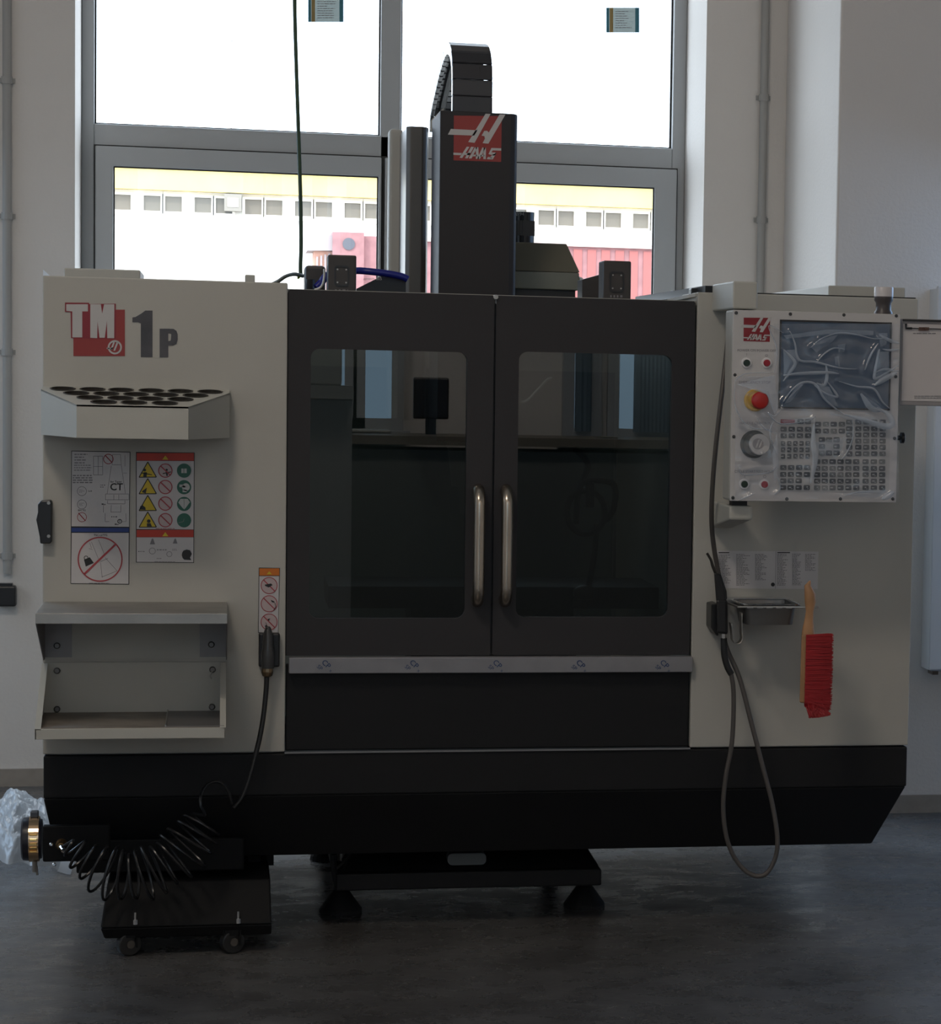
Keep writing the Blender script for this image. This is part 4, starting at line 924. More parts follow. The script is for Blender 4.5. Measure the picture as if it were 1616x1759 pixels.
gx = [1262 + i*2.9 for i in range(98)]; gy = [556 + j*2.9 for j in range(105)]
segs = []
for F_ in folds:
    for a, b_ in zip(F_, F_[1:]): segs.append((a, b_))
SA = np.array([s_[0] for s_ in segs], float); SB = np.array([s_[1] for s_ in segs], float)
def hgt(x, y):
    p = np.array([x, y]); d = SB-SA; t = np.clip(((p-SA)*d).sum(1)/np.maximum((d*d).sum(1), 1e-6), 0, 1)
    q = SA + d*t[:, None]; return float(np.sqrt(((q-p)**2).sum(1)).min())
fm_ = bmesh.new(); V = {}
rn = random.Random(3)
for j, y in enumerate(gy):
    for i, x in enumerate(gx):
        dd = hgt(x, y)
        hh = .0085*math.exp(-(dd/2.6)**2) + .004*math.exp(-(dd/9)**2) + .0018*math.sin(x*.11+y*.07)+.0012*math.sin(y*.19-x*.05)
        V[i, j] = fm_.verts.new(at(x, y, YP-.026-hh if x < 1330 and (650 < y < 720 or 735 < y < 795) else YP-.010-hh))
def inside(x, y):
    if x < 1300 and y < 640: return False
    if x < 1332 and y < 590 and x < 1300 + (y-556)*.9: return False
    if x < 1326 and y < 644: return False
    if x > 1544 or y > 862: return False
    return True
for j in range(len(gy)-1):
    for i in range(len(gx)-1):
        if inside(gx[i], gy[j]) and inside(gx[i+1], gy[j+1]): fm_.faces.new((V[i, j], V[i+1, j], V[i+1, j+1], V[i, j+1]))
for v in [v for v in fm_.verts if not v.link_faces]: fm_.verts.remove(v)
me = bpy.data.meshes.new('protective_film'); fm_.to_mesh(me); fm_.free(); me.materials.append(FILM)
me.polygons.foreach_set('use_smooth', [True]*len(me.polygons))
film = mesh_obj('protective_film', me, cp); film['label'] = 'clear creased protective film'
cre = []
for F_ in folds:
    rb = MB()
    pp = [at(x, y, YP-.019) for x, y in F_]
    if min(a_[0] for a_ in F_) < 1325: pp = [at(x, y, YP-.012 if not (650 < y < 800) else YP-.03) for x, y in F_]
    n_ = len(pp); q2 = []
    for i in range(n_-1):
        p0 = pp[max(i-1, 0)]; p1 = pp[i]; p2 = pp[i+1]; p3 = pp[min(i+2, n_-1)]
        for k in range(5):
            t = k/5; q2.append(0.5*((2*p1)+(-p0+p2)*t+(2*p0-5*p1+4*p2-p3)*t*t+(-p0+3*p1-3*p2+p3)*t**3))
    q2.append(pp[-1])
    w0 = R.choice((.002, .003, .0045, .0075)) if min(a_[0] for a_ in F_) > 1330 else .0014; prev = None
    for i, p in enumerate(q2):
        d = q2[min(i+1, len(q2)-1)]-q2[max(i-1, 0)]; nrm = Vector((-d.z, 0, d.x)).normalized()
        ww = w0*(.25+.75*math.sin(math.pi*min(max(i/(len(q2)-1), .03), .97)))
        va, vb, vc = rb.bm.verts.new(p-nrm*ww), rb.bm.verts.new(p+Vector((0, -.003, 0))), rb.bm.verts.new(p+nrm*ww)
        if prev:
            rb.bm.faces.new((prev[0], prev[1], vb, va)); rb.bm.faces.new((prev[1], prev[2], vc, vb))
        prev = (va, vb, vc)
    me = bpy.data.meshes.new('film_crease'); rb.bm.to_mesh(me); rb.bm.free(); me.materials.append(FOLD); me.polygons.foreach_set('use_smooth', [True]*len(me.polygons))
    o = bpy.data.objects.new('film_crease', me); C.objects.link(o); o.parent = film

PATCH = glass('film_patch', (.93, .94, .96), 1.6, .25, .16, (.66, .78, .93))
for pl_ in (((1345, 602), (1366, 600), (1374, 618), (1360, 640), (1346, 650)), ((1392, 596), (1412, 582), (1440, 574), (1428, 588), (1402, 606)), ((1438, 592), (1452, 590), (1450, 604), (1440, 606)), ((1433, 613), (1440, 612), (1442, 630), (1434, 626)),
            ((1346, 694), (1374, 655), (1380, 660), (1358, 690)), ((1400, 662), (1424, 664), (1440, 700), (1418, 690)), ((1477, 675), (1500, 690), (1514, 701), (1486, 701)), ((1506, 604), (1526, 604), (1526, 640), (1508, 650), (1500, 640)), ((1508, 572), (1524, 572), (1522, 592), (1512, 596)),
            ((1345, 576), (1420, 566), (1500, 568), (1500, 576), (1420, 574), (1350, 582)), ((1340, 722), (1396, 716), (1398, 726), (1350, 730)), ((1420, 710), (1500, 716), (1530, 734), (1520, 740), (1460, 722)), ((1266, 660), (1330, 644), (1336, 700), (1330, 712), (1320, 672)), ((1334, 740), (1338, 800), (1330, 830), (1326, 780)), ((1400, 760), (1450, 750), (1444, 775), (1410, 785)), ((1450, 850), (1500, 840), (1530, 846), (1500, 856))):
    n_ = len(pl_); cx_, cy_ = sum(p[0] for p in pl_)/n_, sum(p[1] for p in pl_)/n_; yq_ = YP-.021 if cx_ > 1336 else YP-.033
    m_ = MB()
    for i in range(n_): m_.face([at(*pl_[i], yq_), at(*pl_[(i+1) % n_], yq_), at(cx_, cy_, yq_-.004)])
    me = m_.mesh('film_fold', PATCH, smooth=True); me.polygons.foreach_set('use_smooth', [True]*len(me.polygons)); o = bpy.data.objects.new('film_fold', me); C.objects.link(o); o.parent = film

# clipboard hooked on the panel's right side
cb = thing('clipboard', 'grey clipboard holding white paper, hooked beside the control panel', 'clipboard', at(1600, 697, -.27))
yq = -.27
q0, q1 = ax(1545.5, 620, yq), ax(1545.5, 620, yq)+.235
MB().box(q0, q1, yq, yq+.006, az(1580, 697, yq), az(1580, 548, yq)).build('board', mat('grey_board', (.32, .30, .30), .5), cb, bevel=.002)
MB().box(q0+.006, q1-.006, yq-.0015, yq, az(1580, 689, yq), az(1580, 557, yq)).build('paper', PAPER, cb)
MB().box(q0+.004, q1-.004, yq-.006, yq, az(1580, 552, yq), az(1580, 549, yq)).build('top_bar', BLACKP, cb)
ck = MB().tube([at(1556, 556, yq-.005), at(1556, 564, yq-.005), at(1566, 564, yq-.005)], .003, 8, smooth=False).tube([at(1566, 564, yq-.005), at(1600, 565, yq-.005), (q1-.03, yq-.005, az(1600, 565, yq))], .0012, 6, smooth=False).build('clip', BLACKP, cb)
sc_ = MB()
for i in range(9): sc_.cyl(at(1578+i*2, 568, yq-.006), at(1579+i*2, 562, yq-.006), .0012, n=6)
sc_.build('spring', mat('rusty_spring', (.12, .05, .03), .5), ck)
Flat(yq-.0018).lay(1).scribble(1568, 572, 1607, 1, 4, 1.5, ragged=0).scribble(1570, 680, 1620, 2, 3, 1.2, ragged=.1).put('print', GINK, cb)

# ================================================================== power cord, coiled hose
pc = thing('power_cord', 'black plug with brass gland and cord hanging below the caution label', 'cord', at(460, 1150, -.05))
MB().rings(at(460, 1148, -.045), (0, 0, 1), [(0, .015), (.035, .017), (.05, .014), (.085, .012), (.1, .007), (.104, .004)], 18).build('plug', mat('plug_grey', (.045, .045, .045), .3), pc, smooth=True)
MB().tube([at(464, 1086, -.045), at(459, 1080, -.05), at(457, 1075, -.045)], .003, 8).build('lever', RUBBER, pc)
MB().rings(at(459, 1163, -.045), (0, 0, 1), [(0, .007), (.003, .012), (.012, .0145), (.014, .0145), (.024, .0135)], 12).build('gland', mat('gland_brass', (.2, .14, .08), .3, .8), pc)
MB().tube([at(458, 1163, -.045), at(457, 1185, -.045), at(453, 1225, -.05), at(447, 1262, -.06), at(438, 1300, -.07), at(427, 1340, -.08), at(415, 1370, -.09), at(401, 1388, -.1)], lambda t: .0062 if t < .55 else .0045, 10).build('cable', RUBBER, pc, smooth=True)
co = thing('coiled_hose', 'black coiled air hose drooping in front of the coolant tank', 'hose', at(250, 1500, -.15))
ctr = [at(118, 1452, -.13), at(150, 1478, -.14), at(190, 1500, -.16), at(230, 1505, -.17), at(270, 1493, -.17), at(305, 1470, -.16), at(335, 1435, -.15), at(352, 1412, -.14)]
cc = []
for i in range(len(ctr)-1):
    p0 = ctr[max(i-1, 0)]; p1 = ctr[i]; p2 = ctr[i+1]; p3 = ctr[min(i+2, len(ctr)-1)]
    for k in range(30):
        t = k/30; cc.append(0.5*((2*p1)+(-p0+p2)*t+(2*p0-5*p1+4*p2-p3)*t*t+(-p0+3*p1-3*p2+p3)*t**3))
hel = []; N = len(cc)-1; turns = 15
for i, p in enumerate(cc):
    d = (cc[min(i+1, N)]-cc[max(i-1, 0)]).normalized(); u = d.cross(Vector((0, 1, 0))).normalized(); v = d.cross(u)
    a_ = 2*math.pi*turns*i/N; r_ = .060*min(1, .25+3.5*i/N, .55+4*(N-i)/N)*(1+.10*math.sin(i*.13))
    hel.append(p + u*math.cos(a_)*r_ + v*math.sin(a_)*r_*.55)
MB().tube([at(107, 1455, -.10)]+hel+[at(352, 1400, -.17), at(345, 1385, -.18), at(345, 1365, -.17), at(355, 1348, -.15), at(371, 1342, -.14), at(386, 1350, -.13), at(395, 1366, -.12), at(398, 1381, -.112)], .0036, 7, smooth=True, sub=2).build('coil', mat('glossy_black_hose', (.010, .010, .011), .3), co, smooth=True)
MB().cyl(at(106, 1456, -.085), at(110, 1461, -.105), .007, n=10).build('end_fitting', CHROME, co)

# ================================================================== coolant tank
TANKB = mat('tank_black', (.0055, .0055, .006), .6, spec=.2, bump=.1, bscale=400)
ct = thing('coolant_tank', 'black wheeled coolant tank standing under the left base tray', 'tank', (gr(310, 1638).x, .1, 0))
yt = -.10
MB().box(ax(131, 1470, -.02), ax(419, 1470, -.02), -.02, -.004, az(300, 1497, -.02), az(300, 1441, -.02)).box(ax(131, 1470, -.02), ax(419, 1470, -.02), -.004, .5, az(300, 1497, -.02), ZB-.006).build('upper_tray', TANKB, ct, bevel=.004)
MB().box(ax(73.3, 1450, -.03), ax(189, 1450, -.03), -.03, -.005, az(120, 1480, -.03), az(120, 1418, -.03)).build('outlet_box', TANKB, ct, bevel=.004)
lb_ = [at(172, 1592, yt), at(467, 1588, yt), at(465, 1511, yt+.03), at(182, 1514, yt+.03)]
zbb = az(300, 1611, yt); zmm = az(300, 1591, yt); ztt = az(300, 1513, yt+.06)
bx0_, bx1_ = ax(172.5, 1590, yt), ax(466.5, 1590, yt)
MB().loft([(bx0_, yt, zmm), (bx1_, yt, zmm), (bx1_, yt+.75, zmm), (bx0_, yt+.75, zmm)], [(bx0_+.014, yt+.06, ztt), (bx1_-.003, yt+.06, ztt), (bx1_-.003, yt+.72, ztt), (bx0_+.014, yt+.72, ztt)]).build('tank_body', TANKB, ct, bevel=.004)
MB().loft([(bx0_, yt, zmm-.001), (bx1_, yt, zmm-.001), (bx1_, yt+.75, zmm-.001), (bx0_, yt+.75, zmm-.001)], [(bx0_+.009, yt+.01, zbb), (bx1_, yt+.01, zbb), (bx1_, yt+.74, zbb), (bx0_+.009, yt+.74, zbb)]).build('tank_rim', TANKB, ct, bevel=.004)
for a, b_ in ((426, 447), (459, 470)):
    MB().box(ax(a, 1490, .2), ax(b_, 1490, .2), .2, .24, ztt-.01, ZB-.005).build('post', TANKB, ct)
for x, y in ((232, 1588), (409, 1586)):
    p = at(x, y, yt-.002)
    bo = MB().cyl(p, p+Vector((0, 0, .012)), .006, n=6).cyl(p+Vector((0, 0, .012)), p+Vector((0, 0, .030)), .0032, n=8).build('bolt', CHROME, ct)
for gx_, gy_ in ((221, 1641), (398, 1637)):
    for dy in (0, .62):
        g = gr(gx_, gy_); y0_ = g.y + dy; rw = .029
        A_ = Vector((.42, -.907, 0)); O_ = Vector((g.x, y0_, rw))
        wh = MB().cyl(O_-A_*.012, O_+A_*.012, rw, n=28).build('castor_wheel', RUBBER, ct, bevel=.003)
        MB().cyl(O_-A_*.015, O_+A_*.015, .010, n=14).build('hub', mat('hub_grey', (.08, .07, .06), .4), wh)
        MB().box(g.x-.016, g.x+.016, y0_-.016, y0_+.016, rw*2+.002, zbb+.001).box(g.x+.018, g.x+.022, y0_-.012, y0_+.02, rw-.008, rw*2+.003).box(g.x-.022, g.x-.018, y0_-.012, y0_+.02, rw-.008, rw*2+.003).build('castor_fork', TANKB, wh)
MB().rings(at(106, 1450, -.03), (0, -1, 0), [(0, .014), (.01, .014), (.016, .011), (.03, .008)], 14).build('air_fitting', mat('old_brass', (.35, .22, .10), .3, .9), ct)
me = MB().rings((0, 0, 0), (0, -1, 0), [(0, .005), (.002, .005), (.004, .003)], 10).mesh('screw', CHROME)
copies('screw', me, [at(88, 1450.5, -.03), at(93, 1485, -.03)], ct)

# hose stub with clamp at the far left
hc = thing('drain_hose', 'short thick black hose stub with shiny metal clamp left of the tank', 'hose', at(57, 1480, .03))
yh = .03; cz_ = az(57, 1441, yh); rr_ = (az(57, 1405, yh)-az(57, 1479, yh))/2
xa_, xb_, xcl, xcr = ax(37.5, 1441, yh), XL-.013, ax(51, 1441, yh), ax(68, 1441, yh)
MB().rings((xa_, yh, cz_), (1, 0, 0), [(0, rr_*.88), (.004, rr_*.98), (.012, rr_), (xb_-xa_-.004, rr_), (xb_-xa_+.01, rr_*.9)], 36).build('rubber_sleeve', mat('hose_black', (.012, .012, .02), .35), hc, smooth=True)
cl = MB()
npt = 40
ra, rb_ = rr_*1.01, rr_*1.05
for i in range(npt):
    a0_, a1_ = 2*math.pi*i/npt, 2*math.pi*(i+1)/npt
    for (r0_, r1_) in ((ra, rb_),):
        cl.hexa([(xcl, yh+ra*math.cos(a0_), cz_+ra*math.sin(a0_)), (xcr, yh+ra*math.cos(a0_), cz_+ra*math.sin(a0_)), (xcr, yh+ra*math.cos(a1_), cz_+ra*math.sin(a1_)), (xcl, yh+ra*math.cos(a1_), cz_+ra*math.sin(a1_)),
                 (xcl, yh+rb_*math.cos(a0_), cz_+rb_*math.sin(a0_)), (xcr, yh+rb_*math.cos(a0_), cz_+rb_*math.sin(a0_)), (xcr, yh+rb_*math.cos(a1_), cz_+rb_*math.sin(a1_)), (xcl, yh+rb_*math.cos(a1_), cz_+rb_*math.sin(a1_))])
clo = cl.build('hose_clamp', mat('clamp_steel', (.6, .42, .26), .22, 1.0), hc, label='shiny steel band clamp')
me = MB().box(-.009, .009, -.004, .0, -.003, .003).mesh('clamp_tooth', BRASS, bevel=.001)
for i, an in enumerate((125, 137, 148, 158, 167)):
    a_ = math.radians(an+35); o = bpy.data.objects.new('clamp_tooth', me); C.objects.link(o)
    o.location = ((xcl+xcr)/2, yh+rb_*math.cos(a_), cz_+rb_*math.sin(a_)); o.rotation_euler = (a_-math.pi, 0, 0); o.parent = clo
MB().box(xcl+.002, xcr-.002, yh-.012, yh+.012, cz_+rb_-.002, cz_+rb_+.014).build('clamp_buckle', mat('buckle_grey', (.09, .1, .12), .4, .6), clo, bevel=.003)
MB().cyl(((xcl+xcr)/2, yh, cz_-rb_+.002), ((xcl+xcr)/2, yh, cz_-rb_-.026), .006, n=8).cyl(((xcl+xcr)/2+.004, yh, cz_-rb_-.01), ((xcl+xcr)/2+.006, yh, cz_-rb_-.034), .003, n=8).build('clamp_screw', STEEL, clo)

# crumpled plastic sheet on the floor
ps = bmesh.new(); rnp = random.Random(11)
NX, NY = 110, 70; gA = gr(-60, 1492); gB = gr(125, 1492)
sxA, sxB = gA.x, gB.x; syA, syB = gr(30, 1506).y, gr(30, 1506).y+.85
creases = [(rnp.uniform(0, math.pi), rnp.uniform(5, 16), rnp.uniform(0, 6)) for _ in range(9)]
VV = {}
for j in range(NY):
    for i in range(NX):
        u, v = i/(NX-1), j/(NY-1)
        env = math.sin(math.pi*min(1, u*1.15))**.6 * (math.sin(math.pi*min(1, .03+v*.97))**.55)
        cr = sum(abs(math.sin(u*f_*math.cos(a_)+v*f_*math.sin(a_)+ph)) for a_, f_, ph in creases)/9
        h_ = env*(.085+.085*cr + .02*math.sin(u*5+1)) + env*.012*sum(abs(math.sin((u*math.cos(a_+1)+v*math.sin(a_+1))*f_*3.1+ph)) for a_, f_, ph in creases[:5])/2
        wob = .03*math.sin(u*9)+.02*math.sin(u*23+1)
        VV[i, j] = ps.verts.new((sxA+(sxB-sxA)*u, syA+(syB-syA)*v+wob*(1-v), .004+h_+.0015*rnp.random()*env))
for j in range(NY-1):
    for i in range(NX-1): ps.faces.new((VV[i, j], VV[i+1, j], VV[i+1, j+1], VV[i, j+1]))
me = bpy.data.meshes.new('plastic_sheet'); ps.to_mesh(me); ps.free()
PLS = bpy.data.materials.new('milky_plastic_film'); PLS.use_nodes = True; nt = PLS.node_tree
for n_ in list(nt.nodes):
    if n_.type == 'BSDF_PRINCIPLED': nt.nodes.remove(n_)
dd_ = nt.nodes.new('ShaderNodeBsdfDiffuse'); dd_.inputs[0].default_value = (.75, .8, .85, 1)
tl_ = nt.nodes.new('ShaderNodeBsdfTranslucent'); tl_.inputs[0].default_value = (.8, .85, .9, 1)
gl_ = nt.nodes.new('ShaderNodeBsdfGlossy'); gl_.inputs['Roughness'].default_value = .38; gl_.inputs[0].default_value = (.9, .9, .9, 1)
tp_ = nt.nodes.new('ShaderNodeBsdfTransparent')
a1_, a2_, a3_ = [nt.nodes.new('ShaderNodeMixShader') for _ in range(3)]
a1_.inputs[0].default_value = .5; a2_.inputs[0].default_value = .22; a3_.inputs[0].default_value = .22
nt.links.new(dd_.outputs[0], a1_.inputs[1]); nt.links.new(tl_.outputs[0], a1_.inputs[2]); nt.links.new(a1_.outputs[0], a2_.inputs[1]); nt.links.new(gl_.outputs[0], a2_.inputs[2])
nt.links.new(a2_.outputs[0], a3_.inputs[1]); nt.links.new(tp_.outputs[0], a3_.inputs[2]); nt.links.new(a3_.outputs[0], nt.nodes['Material Output'].inputs[0])
me.materials.append(PLS)
tag(mesh_obj('plastic_sheet', me), 'crumpled clear plastic sheet lying on the floor behind the drain hose', 'plastic sheet')

# ================================================================== air gun, pan, brush
ag = thing('air_gun', 'black air gun on a grey looping hose left of the steel pan', 'air gun', at(1240, 1090, -.09))
yg = -.09
HOSE = mat('grey_brown_hose', (.085, .075, .068), .45)
MB().tube([at(x, y, yy) for x, y, yy in ((1243, 1098, yg), (1245, 1130, yg), (1256, 1160, yg), (1260, 1200, yg), (1257, 1275, yg), (1247, 1330, yg), (1242, 1385, yg), (1248, 1440, yg), (1266, 1480, yg), (1290, 1502, yg-.01), (1314, 1502, yg-.02), (1331, 1475, yg-.02), (1335, 1440, yg-.02), (1326, 1380, yg-.01), (1308, 1310, yg), (1290, 1240, yg+.01), (1270, 1165, yg+.03), (1247, 1110, yg+.05), (1238, 1060, yg+.06), (1236, 1000, yg+.06), (1226, 940, yg+.04), (1222, 890, yg), (1224, 830, yg-.03), (1230, 760, yg-.05), (1238, 690, yg-.05), (1246, 620, -.11), (1252, 560, -.11), (1252, 541, -.10))], .0062, 10).build('hose', HOSE, ag, smooth=True)
MB().tube([at(1243, 1096, yg), at(1244, 1125, yg), at(1249, 1145, yg), at(1256, 1158, yg)], .0085, 10).build('hose_sleeve', RUBBER, ag, smooth=True)
MB().cyl(at(1243, 1100, yg), at(1242.5, 1086, yg), .007, n=14).build('connector', CHROME, ag, smooth=True)
MB().hexa([Vector(p) for p in (at(1231, 1088, yg-.014), at(1250, 1090, yg-.014), at(1250, 1090, yg+.014), at(1231, 1088, yg+.014), at(1230, 1030, yg-.014), at(1249, 1030, yg-.014), at(1249, 1030, yg+.014), at(1230, 1030, yg+.014))]).build('grip', BLACKP, ag, bevel=.006)
MB().hexa([Vector(p) for p in (at(1230, 1034, yg-.012), at(1248, 1034, yg-.012), at(1248, 1034, yg+.012), at(1230, 1034, yg+.012), at(1226, 983, yg-.012), at(1238, 986, yg-.012), at(1238, 986, yg+.012), at(1226, 983, yg+.012))]).build('body', BLACKP, ag, bevel=.005)
MB().prism_y([at(x, y, yg).xz for x, y in ((1237, 985), (1247, 1015), (1248, 1028), (1244, 1034), (1240, 1010))], yg-.008, yg+.008).build('trigger', BLACKP, ag, bevel=.002)
MB().tube([at(1230, 986, yg), at(1224, 972, yg), at(1221, 962, yg), at(1214, 950, yg)], lambda t: .0045-.0015*t, 8).build('nozzle', mat('nozzle_dark', (.05, .045, .04), .3, .6), ag, smooth=True)
hs = thing('gun_holster', 'small black holster box behind the air gun on the right panel', 'holster', at(1228, 1090, 0))
MB().prism_y([at(1221, 1038, -.07).xz, at(1232, 1036, -.07).xz, at(1233, 1092, -.07).xz, at(1230, 1092, -.07).xz, at(1220.5, 1078, -.07).xz], -.075, 0).build('holster_box', BLACKP, hs, bevel=.003)

br_ = thing('pan_bracket', 'steel wire and strip bracket holding the small pan on the right panel', 'bracket', at(1310, 1045, 0))
zr0 = az(1330, 1043, -.17)
xr0, xr1 = ax(1268, 1043, -.17), ax(1406, 1045, -.17)
MB().tube([(xr0-.005, -.003, zr0), (xr0, -.165, zr0), (xr1-.01, -.165, zr0), (xr1, -.17, zr0+.001)], .003, 8, smooth=False).tube([(xr1-.045, -.003, zr0), (xr1-.045, -.165, zr0)], .003, 8, smooth=False).build('wire_frame', STEEL, br_, smooth=True)
MB().box(xr0-.006, xr1-.04, -.003, 0, zr0-.006, zr0+.012).build('wall_strip', STEEL, br_)
lp = []
for i in range(20):
    t = i/19; a_ = math.pi*t
    if t < .3: lp.append(at(1273, 1052+ (t/.3)*40, -.10))
    elif t < .7: s_ = (t-.3)/.4; lp.append(at(1265+9.5*math.cos(math.pi*s_*.9), 1092+14*math.sin(math.pi*s_*.9), -.10))
    else: s_ = (t-.7)/.3; lp.append(at(1257-3*s_, 1096-26*s_, -.10))
st_ = MB(); prev = None
for p in lp:
    vs = [st_.bm.verts.new(p+Vector((0, -.018, 0))), st_.bm.verts.new(p+Vector((0, .018, 0)))]
    if prev: st_.bm.faces.new((prev[0], vs[0], vs[1], prev[1]))
    prev = vs
so2 = st_.build('hook_strip', STEEL, br_, smooth=True)
sol = so2.modifiers.new('thick', 'SOLIDIFY'); sol.thickness = .002
pn = thing('steel_pan', 'small rectangular stainless steel pan set in the wire bracket', 'pan', at(1322, 1072, -.1))
x0p, x1p = ax(1279, 1050, -.155), ax(1367, 1050, -.155)
zt2, zb2 = zr0+.0056, az(1322, 1072, -.14)
def lp4(x0, x1, y0, y1, z, r): return [(x, y, z) for x, y in rrect(x0, x1, y0, y1, r, 4)]
pb = MB()
L_ = [lp4(x0p-.010, x1p+.010, -.165, -.009, zt2+.001, .014), lp4(x0p, x1p, -.155, -.015, zt2, .014), lp4(x0p+.008, x1p-.006, -.148, -.022, zb2, .016)]
L2 = [[pb.bm.verts.new(p) for p in l] for l in L_]
for a, b_ in zip(L2, L2[1:]):
    for i in range(len(a)): pb.bm.faces.new((a[i], a[(i+1) % len(a)], b_[(i+1) % len(a)], b_[i]))
pb.bm.faces.new(L2[-1])
po_ = pb.build('pan_shell', mat('dull_pan_steel', (.20, .19, .18), .4, .9), pn, smooth=True); sol = po_.modifiers.new('thick', 'SOLIDIFY'); sol.thickness = .0018
rl = MB()
for l in (L_[0],): rl.tube(l+[l[0]], .0022, 6, smooth=False)
rl.build('rolled_rim', CHROME, pn, smooth=True)
ml = MB().box(-.008, .008, -.001, .001, -.0015, .0015).mesh('clip_tab', CHROME)
copies('clip_tab', ml, [(x0p+.01+.025*i, -.172, zr0-.001) for i in range(5)], br_)
WOOD = mat('pale_varnished_wood', (.42, .22, .10), .45, noise=.2, nscale=14)
bh = thing('hand_brush', 'wooden hand brush with red bristles hanging from the pan bracket', 'brush', at(1395, 1230, -.19))
yb2 = -.195
hl = [(1391, 997, 3), (1387, 1006, 6), (1391, 1020, 10), (1391.5, 1035, 10), (1390.5, 1050, 7), (1389, 1065, 8), (1388, 1080, 10.5), (1388, 1094, 12.5)]
hb = MB(); prev = None
def ell(cx, cy, rx, ry, Y):
    c_ = at(cx, cy, Y); s_ = .00143
    return [(c_.x+rx*s_*math.cos(a_*math.pi/8), c_.y+ry*s_*math.sin(a_*math.pi/8), c_.z) for a_ in range(16)]
rings_ = [ell(1391, 997.5, 1.5, 1.5, yb2)]+[ell(x, y, w_, w_*.7, yb2) for x, y, w_ in hl[1:]]
rv = [[hb.bm.verts.new(p) for p in l] for l in rings_]
for a, b_ in zip(rv, rv[1:]):
    for i in range(16): hb.bm.faces.new((a[i], a[(i+1) % 16], b_[(i+1) % 16], b_[i]))
hb.bm.faces.new(rv[0][::-1]); hb.bm.faces.new(rv[-1])
hb.build('handle', WOOD, bh, smooth=True)
MB().hexa([at(1373, 1207, yb2-.022), at(1382, 1208, yb2-.022), at(1382, 1208, yb2+.022), at(1373, 1207, yb2+.022), at(1376.5, 1090, yb2-.022), at(1385, 1090, yb2-.022), at(1385, 1090, yb2+.022), at(1376.5, 1090, yb2+.022)]).build('brush_back', WOOD, bh, bevel=.004)
BR = [mat('red_bristle', (.42, .012, .016), .5), ]
bb = MB(); rb3 = random.Random(5)
for i in range(3400):
    v_ = rb3.random(); py = 1091 + 116*v_; x0_ = 1383 - 3*v_; yy = yb2 + rb3.uniform(-.021, .021)
    L3 = rb3.uniform(39, 47); droop = rb3.uniform(-3, 3) + (16*max(0, v_-.75)*4*rb3.random())
    if v_ < .03: droop = rb3.uniform(-3, 0)
    a_ = at(x0_, py, yy); b_ = at(x0_+L3+rb3.choice((0, 0, 0, 2.5)), py+droop, yy+rb3.uniform(-.006, .006)); m_ = (a_+b_)/2+Vector((0, 0, -.001))
    wv = Vector((0, .0, .0011)); wy = Vector((0, .0011, 0))
    vs = [bb.bm.verts.new(p) for p in (a_-wv, a_+wv, a_+wy, b_-wv*.5, b_+wv*.5, b_+wy*.5)]
    bb.bm.faces.new((vs[0], vs[1], vs[4], vs[3])); bb.bm.faces.new((vs[1], vs[2], vs[5], vs[4])); bb.bm.faces.new((vs[2], vs[0], vs[3], vs[5]))
for i in range(1100):
    a_ = at(1381+rb3.random()*34, 1200+rb3.random()*14, yb2+rb3.uniform(-.02, .02)); t = rb3.random()
    b_ = at(1389+37*t+rb3.uniform(-1, 1), 1232-5*t*t+rb3.uniform(-3, 2), yb2+rb3.uniform(-.024, .024))
    wv = Vector((.0008, 0, .0008)); wy = Vector((0, .0011, 0))
    vs = [bb.bm.verts.new(p) for p in (a_-wv, a_+wv, a_+wy, b_-wv*.5, b_+wv*.5, b_+wy*.5)]
    bb.bm.faces.new((vs[0], vs[1], vs[4], vs[3])); bb.bm.faces.new((vs[1], vs[2], vs[5], vs[4])); bb.bm.faces.new((vs[2], vs[0], vs[3], vs[5]))
o = bb.build('bristles', BR[0], bh); o['kind'] = 'stuff'
o = MB().hexa([at(1382, 1209, yb2-.016), at(1412, 1222, yb2-.016), at(1412, 1222, yb2+.016), at(1382, 1209, yb2+.016), at(1385, 1094, yb2-.016), at(1417, 1094, yb2-.016), at(1417, 1094, yb2+.016), at(1385, 1094, yb2+.016)]).build('bristle_core', BR[0], bh, bevel=.003)

# ================================================================== hanging cable, blue hose
hcb = thing('hanging_cable', 'dark green cable hanging from the ceiling in front of the left window', 'cable', at(517, 470, .5))
pts_ = [at(504, -420, .5), at(505, -200, .5), at(506, 0, .5), at(509, 120, .5), at(513, 240, .5), at(516, 340, .5), at(517, 420, .5), at(516, 466, .5), at(520, 474, .48)]
top = pts_[0].copy(); top.z = ZC
MB().tube([top]+pts_, .0052, 8).build('cable', mat('dark_green_cable', (.03, .06, .03), .5), hcb, smooth=True)
MB().tube([at(520, 474, .48), at(505, 471, .45), at(490, 475, .4), at(478, 483, .35), at(465, 490, .3), at(455, 500, .28)], .0052, 8).build('cable_tail', mat('grey_green_cable', (.12, .13, .10), .5), hcb, smooth=True)
MB().tube([at(513, 471, .47), at(512, 478, .47), at(516, 474, .47)], .0025, 6).build('cable_tie', mat('green_tie', (.15, .2, .02), .5), hcb)
bl = thing('blue_hose', 'blue air hose with white print lying behind the left switch housing', 'hose', at(650, 480, .45))
BLU = mat('blue_hose_plastic', (.012, .018, .22), .35)
MB().tube([at(543, 494, .26), at(552, 485, .265), at(563, 472, .275), at(590, 466, .42), at(615, 465, .46), at(640, 467, .46), at(665, 470, .46), at(690, 475, .46), at(700, 480, .46)], .0095, 10).build('tube', BLU, bl, smooth=True)
Flat(.447).lay(1).text('airtech 8x5', 640, 479, 7).put('print', WHITEM, bl)
wc_ = thing('white_cable', 'thin white cable curling beside the left switch housing', 'cable', at(555, 490, .2))
